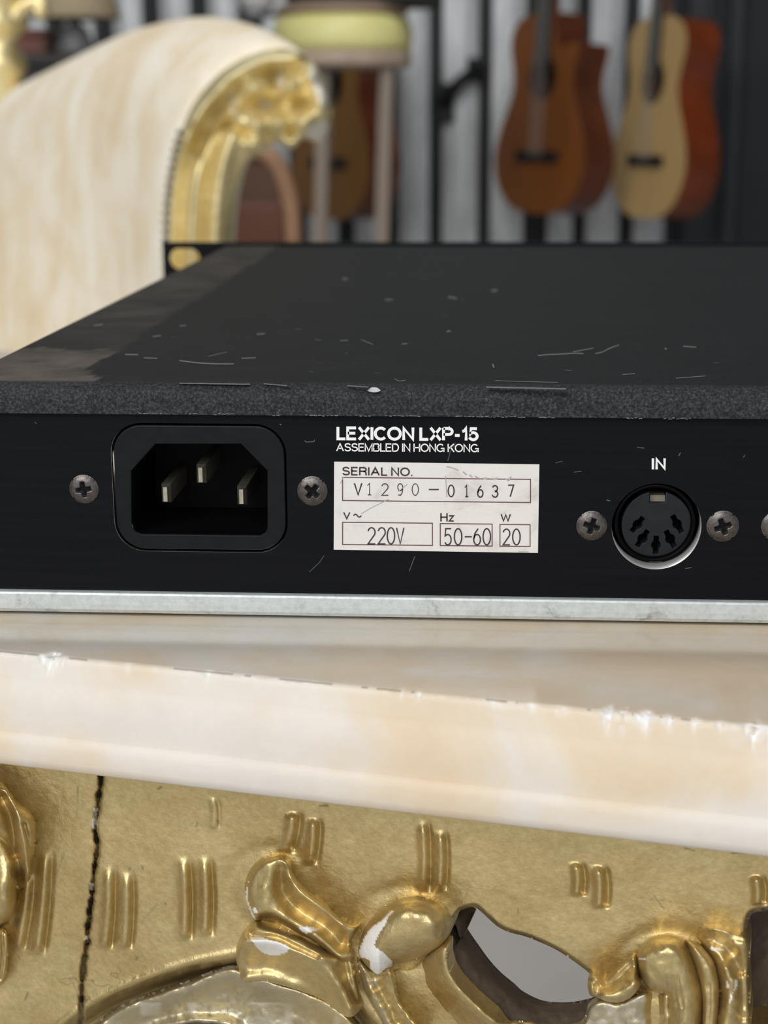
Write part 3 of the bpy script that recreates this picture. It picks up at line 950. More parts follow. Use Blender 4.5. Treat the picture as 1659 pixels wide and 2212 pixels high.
def tf_h(x, y, d):
    h = 0.0050 * infl(d, 14)
    g, _ = line_g(x, y, c2(*Z4, [(270, 900), (380, 830), (480, 730)]), 14); h -= 0.0022 * g
    g, _ = line_g(x, y, c2(*Z4, [(150, 860), (190, 900), (200, 960)]), 7); h -= 0.0014 * g
    g, _ = line_g(x, y, c2(*Z4, [(260, 1000), (400, 980), (500, 900)]), 14); h += 0.0014 * g
    return h + 0.0002 * vnoise(x, y, 12, 84)


relief('carved_leaf_tip', tipf, tf_h, GOLD, table, AP0, EN, 3.0, back=0.008)

# cartouche at the lower left, silvered, under the cove
cart = spline([(140, 2330), (190, 2235), (232, 2190), (290, 2158), (350, 2138), (420, 2112), (495, 2086), (540, 2100), (600, 2118), (680, 2145), (740, 2180), (790, 2240), (800, 2330), (470, 2340)], 6)


def ct_h(x, y, d):
    h = -0.0058 + 0.0046 * infl(d, 12) - 0.0022 * sstep(14, 60, d)
    r = np.hypot((x - 432) / 85, (y - 2250) / 40)
    h += 0.002 * np.exp(-((r - 1.15) / .3) ** 2) - 0.012 * (1 - sstep(0.75, 1.05, r))
    return h + 0.0003 * vnoise(x, y, 22, 91) + 0.0001 * vnoise(x, y, 8, 92)


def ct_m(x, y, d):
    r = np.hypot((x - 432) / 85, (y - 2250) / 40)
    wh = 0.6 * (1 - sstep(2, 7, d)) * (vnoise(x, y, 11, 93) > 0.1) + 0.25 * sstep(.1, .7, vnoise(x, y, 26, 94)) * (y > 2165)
    dk = 1 - sstep(0.85, 1.0, r)  # void painted black, its shade put into the colour
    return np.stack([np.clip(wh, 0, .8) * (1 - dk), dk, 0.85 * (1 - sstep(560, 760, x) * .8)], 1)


relief('cartouche', cart, ct_h, GOLD, table, AP0, EN, 3.0, back=0.006, mask=ct_m, label='pale silvered cartouche below the arched cove')

# scroll leaf cut by the left edge of the picture
Z1 = (0, 1660, 3.95)
lleaf = spline(c2(*Z1, [(-260, 60), (-60, 90), (40, 140), (100, 215), (150, 285), (235, 350), (297, 430), (308, 560), (292, 750), (265, 930), (212, 985), (178, 900), (150, 1000), (140, 1150), (100, 1270), (30, 1322), (-60, 1350), (-260, 1300)]), 5)


def lf_h(x, y, d):
    h = 0.0062 * infl(d, 26)
    g, _ = line_g(x, y, c2(*Z1, [(60, 190), (130, 330), (170, 480), (225, 700), (240, 880)]), 8); h += 0.0014 * g * sstep(0, 6, d)
    g, _ = line_g(x, y, c2(*Z1, [(10, 240), (90, 420), (130, 640), (165, 880)]), 12); h -= 0.0032 * g
    g, _ = line_g(x, y, c2(*Z1, [(205, 480), (245, 640), (262, 820)]), 5); h -= 0.0012 * g
    g, _ = line_g(x, y, c2(*Z1, [(-40, 560), (40, 620), (110, 740)]), 9); h -= 0.0018 * g
    r = np.hypot((x - (0 + 20 / 3.95)) / 28, (y - (1660 + 1050 / 3.95)) / 58); h += 0.0026 * np.exp(-r ** 2)
    r = np.hypot((x + 8) / 20, (y - (1660 + 440 / 3.95)) / 34); h += 0.0022 * np.exp(-r ** 2)
    return h + 0.0002 * vnoise(x, y, 14, 95)


relief('carved_leaf', lleaf, lf_h, GOLD, table, AP0, EN, 3.0, back=0.006, label='gilt scroll leaf cut off by the left edge')
lst = spline(c2(*Z1, [(-120, 1380), (30, 1370), (75, 1450), (72, 1600), (52, 1780), (5, 1850), (-120, 1860)]), 5)
relief('carved_stem', lst, lambda x, y, d: 0.0030 * infl(d, 12) - 0.001 * line_g(x, y, c2(*Z1, [(20, 1400), (25, 1600), (0, 1800)]), 4)[0], GOLD, table, AP0, EN, 3.0, back=0.006)

# ------------------------------------------------------------------ rack unit
unit = thing('rack_unit', 'black rack-mount audio unit seen from its rear panel, lying on the marble tabletop', 'audio unit', (0.1, 0.14, TABLE_Z))
PY = 0.0            # rear panel plane
FY = -0.0012        # lip and tray flange plane
z_top = on_y(830, 834, FY)[2]
z_lip = on_y(830, 898, FY)[2]
z_tray = on_y(830, 1289, FY)[2]
z_bot = TABLE_Z + 0.0005
XL = on_z(0, 775, z_top)[0]
pL = on_z(500, 525, z_top)
XL = 0.5 * (XL + pL[0])
DEP = on_z(900, 531, z_top)[1]
XR = XL + 0.432


def px_panel(y=PY):
    return lambda px, py: on_y(px, py, y)


# --- cover: grid over (X, profile)
xs = np.concatenate([np.linspace(XL, 0.085, 230), np.array([0.12, 0.18, 0.25, XR])])
R_ = 0.0024
pf = [(PY, z_lip), (FY - 0.0004, z_lip), (FY - 0.0004, z_lip + 0.0006), (FY - 0.0004, z_lip + 0.002), (FY - 0.0004, z_top - R_ - .0004), (FY - 0.0004, z_top - R_)]
for k in range(1, 7):
    a = k / 6 * math.pi / 2
    pf.append((FY - 0.0004 + R_ * (1 - math.cos(a)), z_top - R_ + R_ * math.sin(a)))
ys = np.concatenate([np.linspace(FY + 0.004, DEP, 120)])
pf += [(y_, z_top) for y_ in ys]
pf = np.array(pf); npf = len(pf)
V = [(x_, p_[0], p_[1]) for x_ in xs for p_ in pf]
F = [(i * npf + j, (i + 1) * npf + j, (i + 1) * npf + j + 1, i * npf + j + 1) for i in range(len(xs) - 1) for j in range(npf - 1)]
shr = (pL[0] - XL + 0.0006) / DEP
V = [(a + shr * max(b_, 0) * max(0.0, 1 - (a - XL) / 0.2), b_, c_) for a, b_, c_ in V]
nv = len(V)
# left flank with a rounded shoulder
side = []
for p_ in pf: side.append((XL - 0.0012 + shr * max(p_[0], 0), p_[0], p_[1] - 0.0012))
V += side; F += [(j, j + 1, nv + j + 1, nv + j) for j in range(npf - 1)]
nb = len(V)
V += [(XL - 0.0012 + shr * max(p_[0], 0), p_[0], z_tray) for p_ in pf]; F += [(nv + j, nv + j + 1, nb + j + 1, nb + j) for j in range(npf - 1)]
nr = len(V); lastc = (len(xs) - 1) * npf
V += [(XR, p_[0], z_tray) for p_ in pf]; F += [(lastc + j, nr + j, nr + j + 1, lastc + j + 1) for j in range(npf - 1)]
me = mesh('top_cover', V, F)
co = np.array(V)
# dust strip along the left edge and residue at the rear left corner (laid out on the cover itself)
d0 = on_z(285, 740, z_top); d1 = on_z(600, 530, z_top)
xin = np.interp(co[:, 1], [d0[1], d1[1]], [d0[0], d1[0]])
wob = 0.0012 * vnoise(co[:, 1] * 1000, co[:, 0] * 0, 9, 3)
dust = (0.30 + 0.25 * sstep(0, .2, co[:, 1])) * (1 - sstep(-0.001, 0.0015, co[:, 0] - xin + wob))
patch = spline([tuple(on_z(a, b_, z_top)[:2]) for a, b_ in [(-120, 790), (60, 752), (150, 756), (250, 757), (205, 785), (188, 800), (215, 818), (140, 829), (-120, 829)]], 4)
pm = inside(co[:, 0], co[:, 1], patch) & (co[:, 2] > z_top - 0.001)
dust = np.where(pm, 0.95, dust * (0.6 + 0.3 * vnoise(co[:, 0] * 1000, co[:, 1] * 1000, 7, 8)))
dust = np.where(co[:, 1] < 0.002, dust * 0.1, dust)
c4 = np.zeros((len(V), 4)); c4[:, 0] = np.clip(dust, 0, 1); c4[:, 3] = 1; c4[:, 1] = (co[:, 1] < 0.0009)
at = me.color_attributes.new('mask', 'FLOAT_COLOR', 'POINT'); at.data.foreach_set('color', c4.ravel())
bm = bmesh.new(); bm.from_mesh(me)
# scratches and chips as faces of the cover
def add_marks(bm, fl, mapper, mi):
    P = mapper(np.array([v_[0] for v_ in fl.V], float), np.array([v_[1] for v_ in fl.V], float))
    vv = [bm.verts.new(p) for p in P]
    for f_ in fl.F:
        try:
            nf = bm.faces.new([vv[i] for i in f_]); nf.material_index = mi
        except ValueError: pass
bmesh.ops.recalc_face_normals(bm, faces=bm.faces[:])
sc_ = Flat()
def scratch(pts, w): sc_.ribbon(spline(pts, 4, False) if len(pts) > 2 else pts, w)
for pts, w in [([(1162, 768), (1185, 766), (1210, 765), (1240, 763), (1260, 764)], 2.0), ([(1238, 760), (1260, 756), (1282, 752)], 1.6), ([(1286, 764), (1302, 760), (1318, 752), (1337, 745)], 1.8),
               ([(1050, 836), (1222, 840)], 3.0), ([(1070, 822), (1120, 824), (1205, 826)], 1.2), ([(270, 766), (298, 766)], 2.4), ([(310, 773), (340, 774)], 2.0), ([(388, 779), (430, 784), (470, 786), (505, 786)], 2.4), ([(450, 770), (490, 760)], 1.0), ([(522, 774), (552, 773)], 1.8),
               ([(388, 828), (540, 830)], 2.2), ([(570, 829), (620, 833)], 2.0), ([(750, 833), (795, 836)], 2.0), ([(1476, 748), (1504, 750)], 2.0), ([(1460, 817), (1524, 812)], 1.4), ([(968, 641), (986, 645)], 2.4), ([(832, 648), (848, 647)], 2), ([(1062, 628), (1074, 627)], 3), ([(965, 716), (973, 715)], 2.4),
               ([(868, 743), (880, 742)], 1.8), ([(852, 818), (862, 823), (876, 821)], 1.4), ([(1064, 786), (1067, 794)], 3.0), ([(1436, 753), (1440, 754)], 3), ([(1345, 809), (1372, 807)], 1.6), ([(203, 703), (222, 701)], 2.0), ([(330, 727), (348, 725)], 1.8), ([(388, 704), (402, 703)], 1.6), ([(555, 722), (572, 721)], 2.0), ([(735, 736), (752, 735)], 1.4), ([(780, 734), (806, 744)], 1.2), ([(740, 602), (750, 603)], 3)]:
    if any(abs(p[1] - 838) > 400 for p in pts): continue
    scratch(pts, w)
for _ in range(16):
    a = random.uniform(250, 1640); b_ = random.uniform(580, 825); l_ = random.uniform(3, 16)
    scratch([(a, b_), (a + l_, b_ + random.uniform(-2, 2))], random.uniform(0.4, 0.8))
add_marks(bm, sc_, lambda a, b_: on_z(a, b_, z_top + 0.00006), 1)
cw = Flat()
cw.poly([(808 + 13 * math.cos(t) * (1 + .2 * math.sin(3 * t)), 842 + 5.5 * math.sin(t)) for t in np.linspace(0, 2 * math.pi, 14)[:-1]])
add_marks(bm, cw, lambda a, b_: on_plane(a, b_, (0, FY - 0.0006, z_top - 0.0006), (0, -0.75, 0.66)), 2)
cl = Flat()
for a in range(300, 1659, 9):
    if vnoise(np.array([a * 1.0]), np.array([0.0]), 37, 17)[0] > 0.12:
        y_ = 890 + 0.0095 * (a) + random.uniform(-1, 1.5)
        cl.ribbon([(a, y_), (a + random.uniform(4, 9), y_ + random.uniform(-1, 1))], random.uniform(0.7, 1.7))
add_marks(bm, cl, lambda a, b_: on_y(a, b_, FY - 0.00046), 1)
bm.to_mesh(me); bm.free()
cov = link('top_cover', me, [COVER, CHIP, CHIPW], unit, False, 'black textured sheet cover, dusty at its left edge')
for p in me.polygons: p.use_smooth = p.material_index == 0
try: me.set_sharp_from_angle(angle=math.radians(40))
except Exception: pass

# --- rear panel with its cut-outs
def rrect(x0, y0, x1, y1, r, n=8):
    pts = []
    for cx_, cy_, a0 in ((x1 - r, y1 - r, 0), (x0 + r, y1 - r, 90), (x0 + r, y0 + r, 180), (x1 - r, y0 + r, 270)):
        for k in range(n + 1):
            a = math.radians(a0 + 90 * k / n); pts.append((cx_ + r * math.cos(a), cy_ + r * math.sin(a)))
    return pts


def xz(p): return np.stack([p[..., 0], p[..., 2]], -1)
MM = 1.0 / 12350.0   # metres per picture point at the panel
ic = on_y(431, 1055, PY); IX, IZ = ic[0], ic[2]
dc_ = on_y(1418, 1138, PY); DX, DZ = dc_[0], dc_[2]
IW, IH, IR = 371 * MM / 2, 270 * MM / 2 / math.cos(PITCH) * 0.99, 62 * MM
GAP = 0.00042
DR = 0.0077
hole_i = [(IX + a, IZ + b_) for a, b_ in rrect(-IW - GAP, -IH - GAP, IW + GAP, IH + GAP, IR + GAP)]
hole_d = [(DX + DR * math.cos(t), DZ + DR * math.sin(t)) for t in np.linspace(0, 2 * math.pi, 65)[:-1]]
pm_ = plate_mesh('rear_panel', [[(XL, z_bot + 0.001), (XR, z_bot + 0.001), (XR, z_lip + 0.0025), (XL, z_lip + 0.0025)], hole_i, hole_d], 0.0012, lambda u, v_, w: (u, PY + w, v_))
pm_.materials.clear()
rp = link('rear_panel', pm_, [PANEL, RAWEDGE], unit)
for p in pm_.polygons:
    c_ = p.center
    if abs(p.normal.y) < 0.5 and (math.hypot(c_.x - DX, c_.z - DZ) < DR * 1.05 or (abs(c_.x - IX) < IW * 1.06 and abs(c_.z - IZ) < IH * 1.06)):
        p.material_index = 1
# faint scratches
rs_ = Flat()
for pts, w in [([(658, 952), (662, 955), (678, 954), (680, 950)], 1.8), ([(668, 1236), (690, 1215), (700, 1200)], 1.2), ([(884, 1234), (896, 1202)], 1.6), ([(1200, 1000), (1215, 996)], 1), ([(1466, 985), (1470, 978)], 2), ([(1606, 988), (1609, 983)], 1.6), ([(1240, 1020), (1256, 1018)], 1.4), ([(1310, 1080), (1318, 1082)], 2), ([(1376, 966), (1392, 968)], 1.4), ([(1480, 1228), (1494, 1226)], 1.6), ([(75, 912), (79, 915)], 1.5), ([(604, 916), (608, 918)], 2)]:
    rs_.ribbon(pts, w)
rs_.ribbon([(984, 956), (972, 978), (967, 996)], 1.5)
bm = bmesh.new(); bm.from_mesh(pm_); add_marks(bm, rs_, px_panel(PY - 0.00004), 2); bm.to_mesh(pm_); bm.free()
pm_.materials.append(simple('faint_panel_scratch', (0.085, 0.09, 0.095), 0.6))

# --- tray (zinc) below the panel
tp_ = [(PY + 0.02, z_bot), (FY + 0.0012, z_bot), (FY + 0.0003, z_bot + 0.0003), (FY - 0.0002, z_bot + 0.001), (FY - 0.0003, z_bot + 0.002), (FY - 0.0003, z_tray - 0.0004), (FY - 0.0001, z_tray - 0.0001), (FY + 0.0002, z_tray), (PY - 0.0001, z_tray), (PY + 0.0011, z_tray), (PY + 0.002, z_tray - .001), (PY + 0.02, z_bot + .001)]
V = [(x_, a, b_) for x_ in (XL - 0.0005, XR) for a, b_ in tp_]; n_ = len(tp_)
F = [(j, (j + 1) % n_, n_ + (j + 1) % n_, n_ + j) for j in range(n_)] + [tuple(range(n_)), tuple(range(n_, 2 * n_))[::-1]]
me = mesh('chassis_tray', V, F)
bm = bmesh.new(); bm.from_mesh(me); bmesh.ops.recalc_face_normals(bm, faces=bm.faces[:]); bm.to_mesh(me); bm.free()
TRAY, nt, b = nodes_of('stained_zinc')
f = noise(nt, coords(nt), 130, 6, 0.75, 0.4); f2 = noise(nt, coords(nt), 900, 4, 0.7)
c = ramp(nt, f, [(0.3, (0.30, 0.29, 0.26)), (0.42, (0.64, 0.69, 0.69)), (0.7, (0.74, 0.80, 0.81))])
c = mixc(nt, 0.25, c, ramp(nt, f2, [(0.35, (0.30, 0.30, 0.28)), (0.6, (0.68, 0.72, 0.72))]))
L(nt, c, b.inputs['Base Color']); b.inputs['Metallic'].default_value = 0.3; b.inputs['Roughness'].default_value = 0.45
link('chassis_tray', me, TRAY, unit, False, 'stained pale zinc bottom tray')
bx = box_mesh('chassis_floor', (XL + 0.001, PY + 0.021, z_bot + 0.0002), (XR - 0.001, DEP - 0.001, z_bot + 0.001)); link('chassis_floor', bx, TRAY, unit)

# --- front panel with rack ears at the far end
fy = DEP + 0.0005
eL = on_y(352, 560, fy)[0]; ez = on_y(430, 524, fy)[2]
sc0 = on_y(398, 560, fy); ow = (on_y(432, 560, fy)[0] - on_y(364, 560, fy)[0]) / 2
oh = (on_y(398, 538, fy)[2] - on_y(398, 584, fy)[2]) / 2
slot = [(sc0[0] + a, sc0[2] + b_) for a, b_ in rrect(-ow, -oh, ow, oh, oh * .95)]
slot2 = [(sc0[0] + a, sc0[2] - 0.028 + b_) for a, b_ in rrect(-ow, -oh, ow, oh, oh * .95)]
eR = eL + 0.4826
slot3 = [(eR - (p[0] - eL), p[1]) for p in slot]; slot4 = [(eR - (p[0] - eL), p[1]) for p in slot2]
fpm = plate_mesh('front_panel', [[(eL, z_bot + .0005), (eR, z_bot + .0005), (eR, ez), (eL, ez)], slot, slot2, slot3, slot4], 0.0032, lambda u, v_, w: (u, fy + w, v_))
link('front_panel', fpm, PANEL, unit, False, 'black front panel with a slotted rack ear')

# --- screws
def screw_mesh(rad, rot, seed):
    nn = 45; g = np.linspace(-1.06, 1.06, nn)
    gx, gy = np.meshgrid(g, g); r = np.hypot(gx, gy)
    s_ = np.where(r > 0.94, 1 / np.maximum(r, 1e-6), 1.0)
    k = (r > 0.94) & (r < 1.1)
    gx = np.where(k, gx * s_, gx); gy = np.where(k, gy * s_, gy)
    r = np.hypot(gx, gy)
    hh = 0.42 * np.sqrt(np.clip(1 - (r * 0.93) ** 2, 0, 1)) - 0.13 + 0.12 * (1 - sstep(.8, 1.0, r)) * 0
    ca, sa = math.cos(rot), math.sin(rot)
    u = gx * ca + gy * sa; w_ = -gx * sa + gy * ca
    arm = np.minimum(np.maximum(np.abs(u) / 0.50, np.abs(w_) / 0.15), np.maximum(np.abs(w_) / 0.50, np.abs(u) / 0.15))
    cen = r / 0.26
    cut = 1 - sstep(0.8, 1.15, np.minimum(arm, cen))
    hh = hh - 0.34 * cut
    idx = np.arange(nn * nn).reshape(nn, nn); keep = (r <= 1.001).ravel()
    q = np.stack([idx[:-1, :-1], idx[:-1, 1:], idx[1:, 1:], idx[1:, :-1]], -1).reshape(-1, 4)
    q = q[keep[q].all(1)]
    used = np.unique(q); rm = -np.ones(nn * nn, int); rm[used] = np.arange(len(used))
    V = [(gx.ravel()[i] * rad, -hh.ravel()[i] * rad, gy.ravel()[i] * rad) for i in used]
    F = [tuple(rm[f]) for f in q]
    e = {}
    for f in F:
        for k_ in range(4):
            a, b2 = f[k_], f[(k_ + 1) % 4]
            if (b2, a) in e: del e[(b2, a)]
            else: e[(a, b2)] = 1
    bmap = {}
    for (a, b2) in list(e):
        for kk in (a, b2):
            if kk not in bmap:
                bmap[kk] = len(V); v_ = V[kk]; V.append((v_[0], 0.05 * rad, v_[2]))
        F.append((b2, a, bmap[a], bmap[b2]))
    return mesh('screw', V, F)


for i, (a, b_, rpx, rot, lab) in enumerate([(182, 1056, 32, 0.15, 'screw left of the power inlet'), (675, 1060, 32.5, 0.9, 'screw right of the power inlet'), (1278, 1135, 32.5, -0.3, 'screw left of the round socket'), (1561, 1136, 34, 0.35, 'screw right of the round socket'), (1678, 1136, 33, 0.6, 'screw cut off by the right edge')]):
    p = on_y(a, b_, PY)
    sm = screw_mesh(rpx * MM, rot, i)
    sm.transform(Matrix.Translation((p[0], PY - 0.0001, p[2])))
    link('screw', sm, SCREW, unit, True, lab)

# --- power inlet
inl = bpy.data.objects.new('power_inlet', plate_mesh('power_inlet', [[(IX + a, IZ + b_) for a, b_ in rrect(-IW, -IH, IW, IH, IR)],
      [(p[0], p[2]) for p in [on_y(a, b_, PY) for a, b_ in [(283, 1018), (335, 960), (520, 960), (577, 1018), (577, 1143), (572, 1151), (562, 1157), (306, 1154), (293, 1149), (284, 1138)]]]], 0.002, lambda u, v_, w: (u, PY + 0.0004 + w, v_), bevel=0.00022))
COL.objects.link(inl); inl.data.materials.append(BLACKPL); inl.parent = unit; inl['label'] = 'three-pin black power inlet'
bpy.context.view_layer.update(); inl.matrix_parent_inverse = unit.matrix_world.inverted()
for p_ in inl.data.polygons: p_.use_smooth = False
cav = [(p[0], p[2]) for p in [on_y(a, b_, PY) for a, b_ in [(283, 1018), (335, 960), (520, 960), (577, 1018), (577, 1143), (572, 1151), (562, 1157), (306, 1154), (293, 1149), (284, 1138)]]]
V = []; F = []; n_ = len(cav)
for y_, sc2 in ((PY + 0.0010, 1.0), (PY + 0.002, 1.0), (PY + 0.0195, 0.985)):
    for (u, w_) in cav: V.append((IX + (u - IX) * sc2, y_, IZ + (w_ - IZ) * sc2))
for k in range(2):
    for j in range(n_):
        F.append((k * n_ + j, k * n_ + (j + 1) % n_, (k + 1) * n_ + (j + 1) % n_, (k + 1) * n_ + j))
F.append(tuple(range(2 * n_, 3 * n_)))
me = mesh('cavity', V, F); bm = bmesh.new(); bm.from_mesh(me); bmesh.ops.recalc_face_normals(bm, faces=bm.faces[:]); bmesh.ops.reverse_faces(bm, faces=bm.faces[:]); bm.to_mesh(me); bm.free()
link('cavity', me, BLACKIN, inl)
# flat pale lines that paint the thin highlights round the cavity
cl_ = Flat()
cl_.ribbon([(278, 1140), (279, 958), (338, 957)], 1.6); cl_.ribbon([(519, 957), (578, 958), (580, 1140)], 1.4); cl_.ribbon([(258, 1135), (284, 1131), (290, 1148), (308, 1157), (560, 1160)], 1.6)
LINE = simple('edge_highlight', (0.05, 0.058, 0.062), 0.4)
cl_.build('cavity_highlight', px_panel(PY + 0.00034), LINE, inl)
for a, b_ in ((357, 1068), (433, 1026), (521, 1073)):
    p = on_y(a, b_, PY + 0.0030)
    w_, h_ = 0.00085, 0.0017
    bm = bmesh.new()
    ring = [(p[1], 0.0, 0.0), (p[1], 0.42, 0.78), (p[1] + 0.0011, 1, 1), (PY + 0.019, 1, 1)]
    vs = []
    for (y_, sw, sh) in ring[1:]:
        vs.append([bm.verts.new((p[0] + dx * w_ * sw, y_, p[2] + dz * h_ * sh)) for dx, dz in ((-1, -1), (1, -1), (1, 1), (-1, 1))])
    bm.faces.new(vs[0])
    for k in range(2):
        for j in range(4): bm.faces.new((vs[k][j], vs[k + 1][j], vs[k + 1][(j + 1) % 4], vs[k][(j + 1) % 4]))
    bm.faces.new(vs[2][::-1]); bmesh.ops.recalc_face_normals(bm, faces=bm.faces[:])
    me = bpy.data.meshes.new('contact_pin'); bm.to_mesh(me); bm.free()
    link('contact_pin', me, PIN, inl)

# --- round five-pole socket
din_o = bpy.data.objects.new('round_socket', lathe_mesh('round_socket', [(0.00645, 0.0), (0.00686, 0.0), (0.00694, -0.0002), (0.00694, -0.0065), (0.0062, -0.0065), (0.0062, -0.0009)], 64))
COL.objects.link(din_o)
# lathe axis z -> y; open ring
bm = bmesh.new(); bm.from_mesh(din_o.data)
for f_ in [f_ for f_ in bm.faces if len(f_.verts) > 4]: bm.faces.remove(f_)
n_p = 6
bm.verts.ensure_lookup_table()
for k in range(64):
    k2 = (k + 1) % 64
    bm.faces.new((bm.verts[k * n_p + n_p - 1], bm.verts[k2 * n_p + n_p - 1], bm.verts[k2 * n_p], bm.verts[k * n_p]))
bmesh.ops.recalc_face_normals(bm, faces=bm.faces[:]); bm.to_mesh(din_o.data); bm.free()
din_o.data.transform(Matrix.Translation((DX - 0.00022, PY + 0.0004, DZ + 0.0005)) @ Matrix.Rotation(math.radians(90), 4, 'X'))
SHELL = simple('black_shell', (0.0022, 0.0022, 0.0026), 0.4, 0.0, spec=0.06)
COLLAR = simple('bare_aluminium', (0.92, 0.92, 0.90), 0.34, 0.85)
din_o.data.materials.append(SHELL); din_o.parent = unit; din_o.matrix_parent_inverse = unit.matrix_world.inverted(); din_o['label'] = 'five-pole round socket marked IN'
din_o.data.polygons.foreach_set('use_smooth', [True] * len(din_o.data.polygons))
IY = PY + 0.0015
cdi = on_y(1418, 1134, IY); IRd = 0.00605


def slotpoly(a, b_, ang, lpx, rpx, wpx):
    c_ = on_y(a, b_, IY); out = []
    us = np.linspace(-lpx, lpx, 21)
    wv = [max(wpx, math.sqrt(max(rpx * rpx - u * u, 0))) for u in us]
    pts = [(u, w_) for u, w_ in zip(us, wv)] + [(u, -w_) for u, w_ in zip(us[::-1], wv[::-1])]
    ca, sa = math.cos(ang), math.sin(ang)
    return [(c_[0] + (u * ca - w_ * sa) * MM, c_[2] + (u * sa + w_ * ca) * MM) for u, w_ in pts]


slots = [slotpoly(1377, 1133, math.radians(54), 20, 10, 5.5), slotpoly(1388, 1163, math.radians(58), 21, 10.5, 5.5), slotpoly(1417, 1177, math.radians(90), 20, 10, 5.5), slotpoly(1448, 1164, math.radians(-61), 21, 10.5, 5.5), slotpoly(1463, 1132, math.radians(-60), 22, 10, 5.5)]
notch_a = math.radians(90)
circ = []
for t in np.linspace(0, 2 * math.pi, 97)[:-1]:
    circ.append((cdi[0] + IRd * math.cos(t), cdi[2] + IRd * math.sin(t)))
nw, nd = 17.5 * MM, 0.0021
circ2 = []
done = False
for (u, w_) in circ:
    if abs(u - cdi[0]) < nw and w_ > cdi[2]:
        if not done:
            done = True
            zt = cdi[2] + math.sqrt(IRd ** 2 - nw ** 2)
            circ2 += [(cdi[0] + nw, zt), (cdi[0] + nw, cdi[2] + IRd - nd), (cdi[0] - nw, cdi[2] + IRd - nd), (cdi[0] - nw, zt)]
        continue
    circ2.append((u, w_))
INSERT = simple('dark_socket_insert', (0.0105, 0.0130, 0.0155), 0.42, 0, 500, 0.2, spec=0.25)
V = []; F = []
for k in range(72):
    t_ = 2 * math.pi * k / 72
    wd_ = 0.00088 * max(0.0, math.cos((((t_ - math.radians(-80)) + math.pi) % (2 * math.pi) - math.pi) * 0.92)) ** 1.1  # wider towards the bottom, shaping the lower-rim gleam into the metal
    for r_, y_ in ((0.00769, 0.0001), (0.00769 - wd_, 0.0001 + wd_ * .8), (0.00771 - wd_, 0.0026), (0.0079, 0.0026)):
        V.append((DX + r_ * math.cos(t_), PY + y_, DZ + r_ * math.sin(t_)))
for k in range(72):
    k2 = (k + 1) % 72
    for j in range(3): F.append((k * 4 + j, k * 4 + j + 1, k2 * 4 + j + 1, k2 * 4 + j))
cob = link('collar_gleam', mesh('collar_gleam', V, F), [COLLAR, SHELL], din_o, True, 'bare metal socket collar, widened below as the gleam of its lower rim')
ins_m = plate_mesh('socket_insert', [circ2] + slots, 0.0045, lambda u, v_, w: (u, IY + w, v_), bevel=0.00012)
link('socket_insert', ins_m, INSERT, din_o)
bk = lathe_mesh('socket_back', [(0.0, 0), (0.0066, 0), (0.0066, 0.0008), (0.0, 0.0008)], 48)
bk.transform(Matrix.Translation((DX, IY + 0.0054, DZ)) @ Matrix.Rotation(math.radians(90), 4, 'X'))
link('socket_back', bk, DARKHOLE, din_o)
BEIGE = simple('beige_phenolic', (0.22, 0.19, 0.14), 0.6)
k0 = on_y(1419, 1078, IY + .002)
link('key_tab', box_mesh('key_tab', (k0[0] - nw * .92, IY + 0.0012, k0[2] - 0.0008), (k0[0] + nw * .92, IY + 0.004, k0[2] + 0.0009)), BEIGE, din_o, False, 'beige key tab')
k1 = on_y(1416, 1216, PY + .0012)
BRN = simple('brown_tab', (0.05, 0.035, 0.022), 0.6)
link('lower_tab', box_mesh('lower_tab', (k1[0] - .0011, PY + .0009, k1[2] - .0005), (k1[0] + .0011, PY + .003, k1[2] + .0004)), BRN, din_o, False, 'brown lower tab')

# --- lettering on the panel: plain grotesque capitals drawn as stroke paths
def arc(cx_, cy_, rx, ry, a0, a1, n=16):
    return [(cx_ + rx * math.cos(math.radians(a0 + (a1 - a0) * k / n)), cy_ - ry * math.sin(math.radians(a0 + (a1 - a0) * k / n))) for k in range(n + 1)]


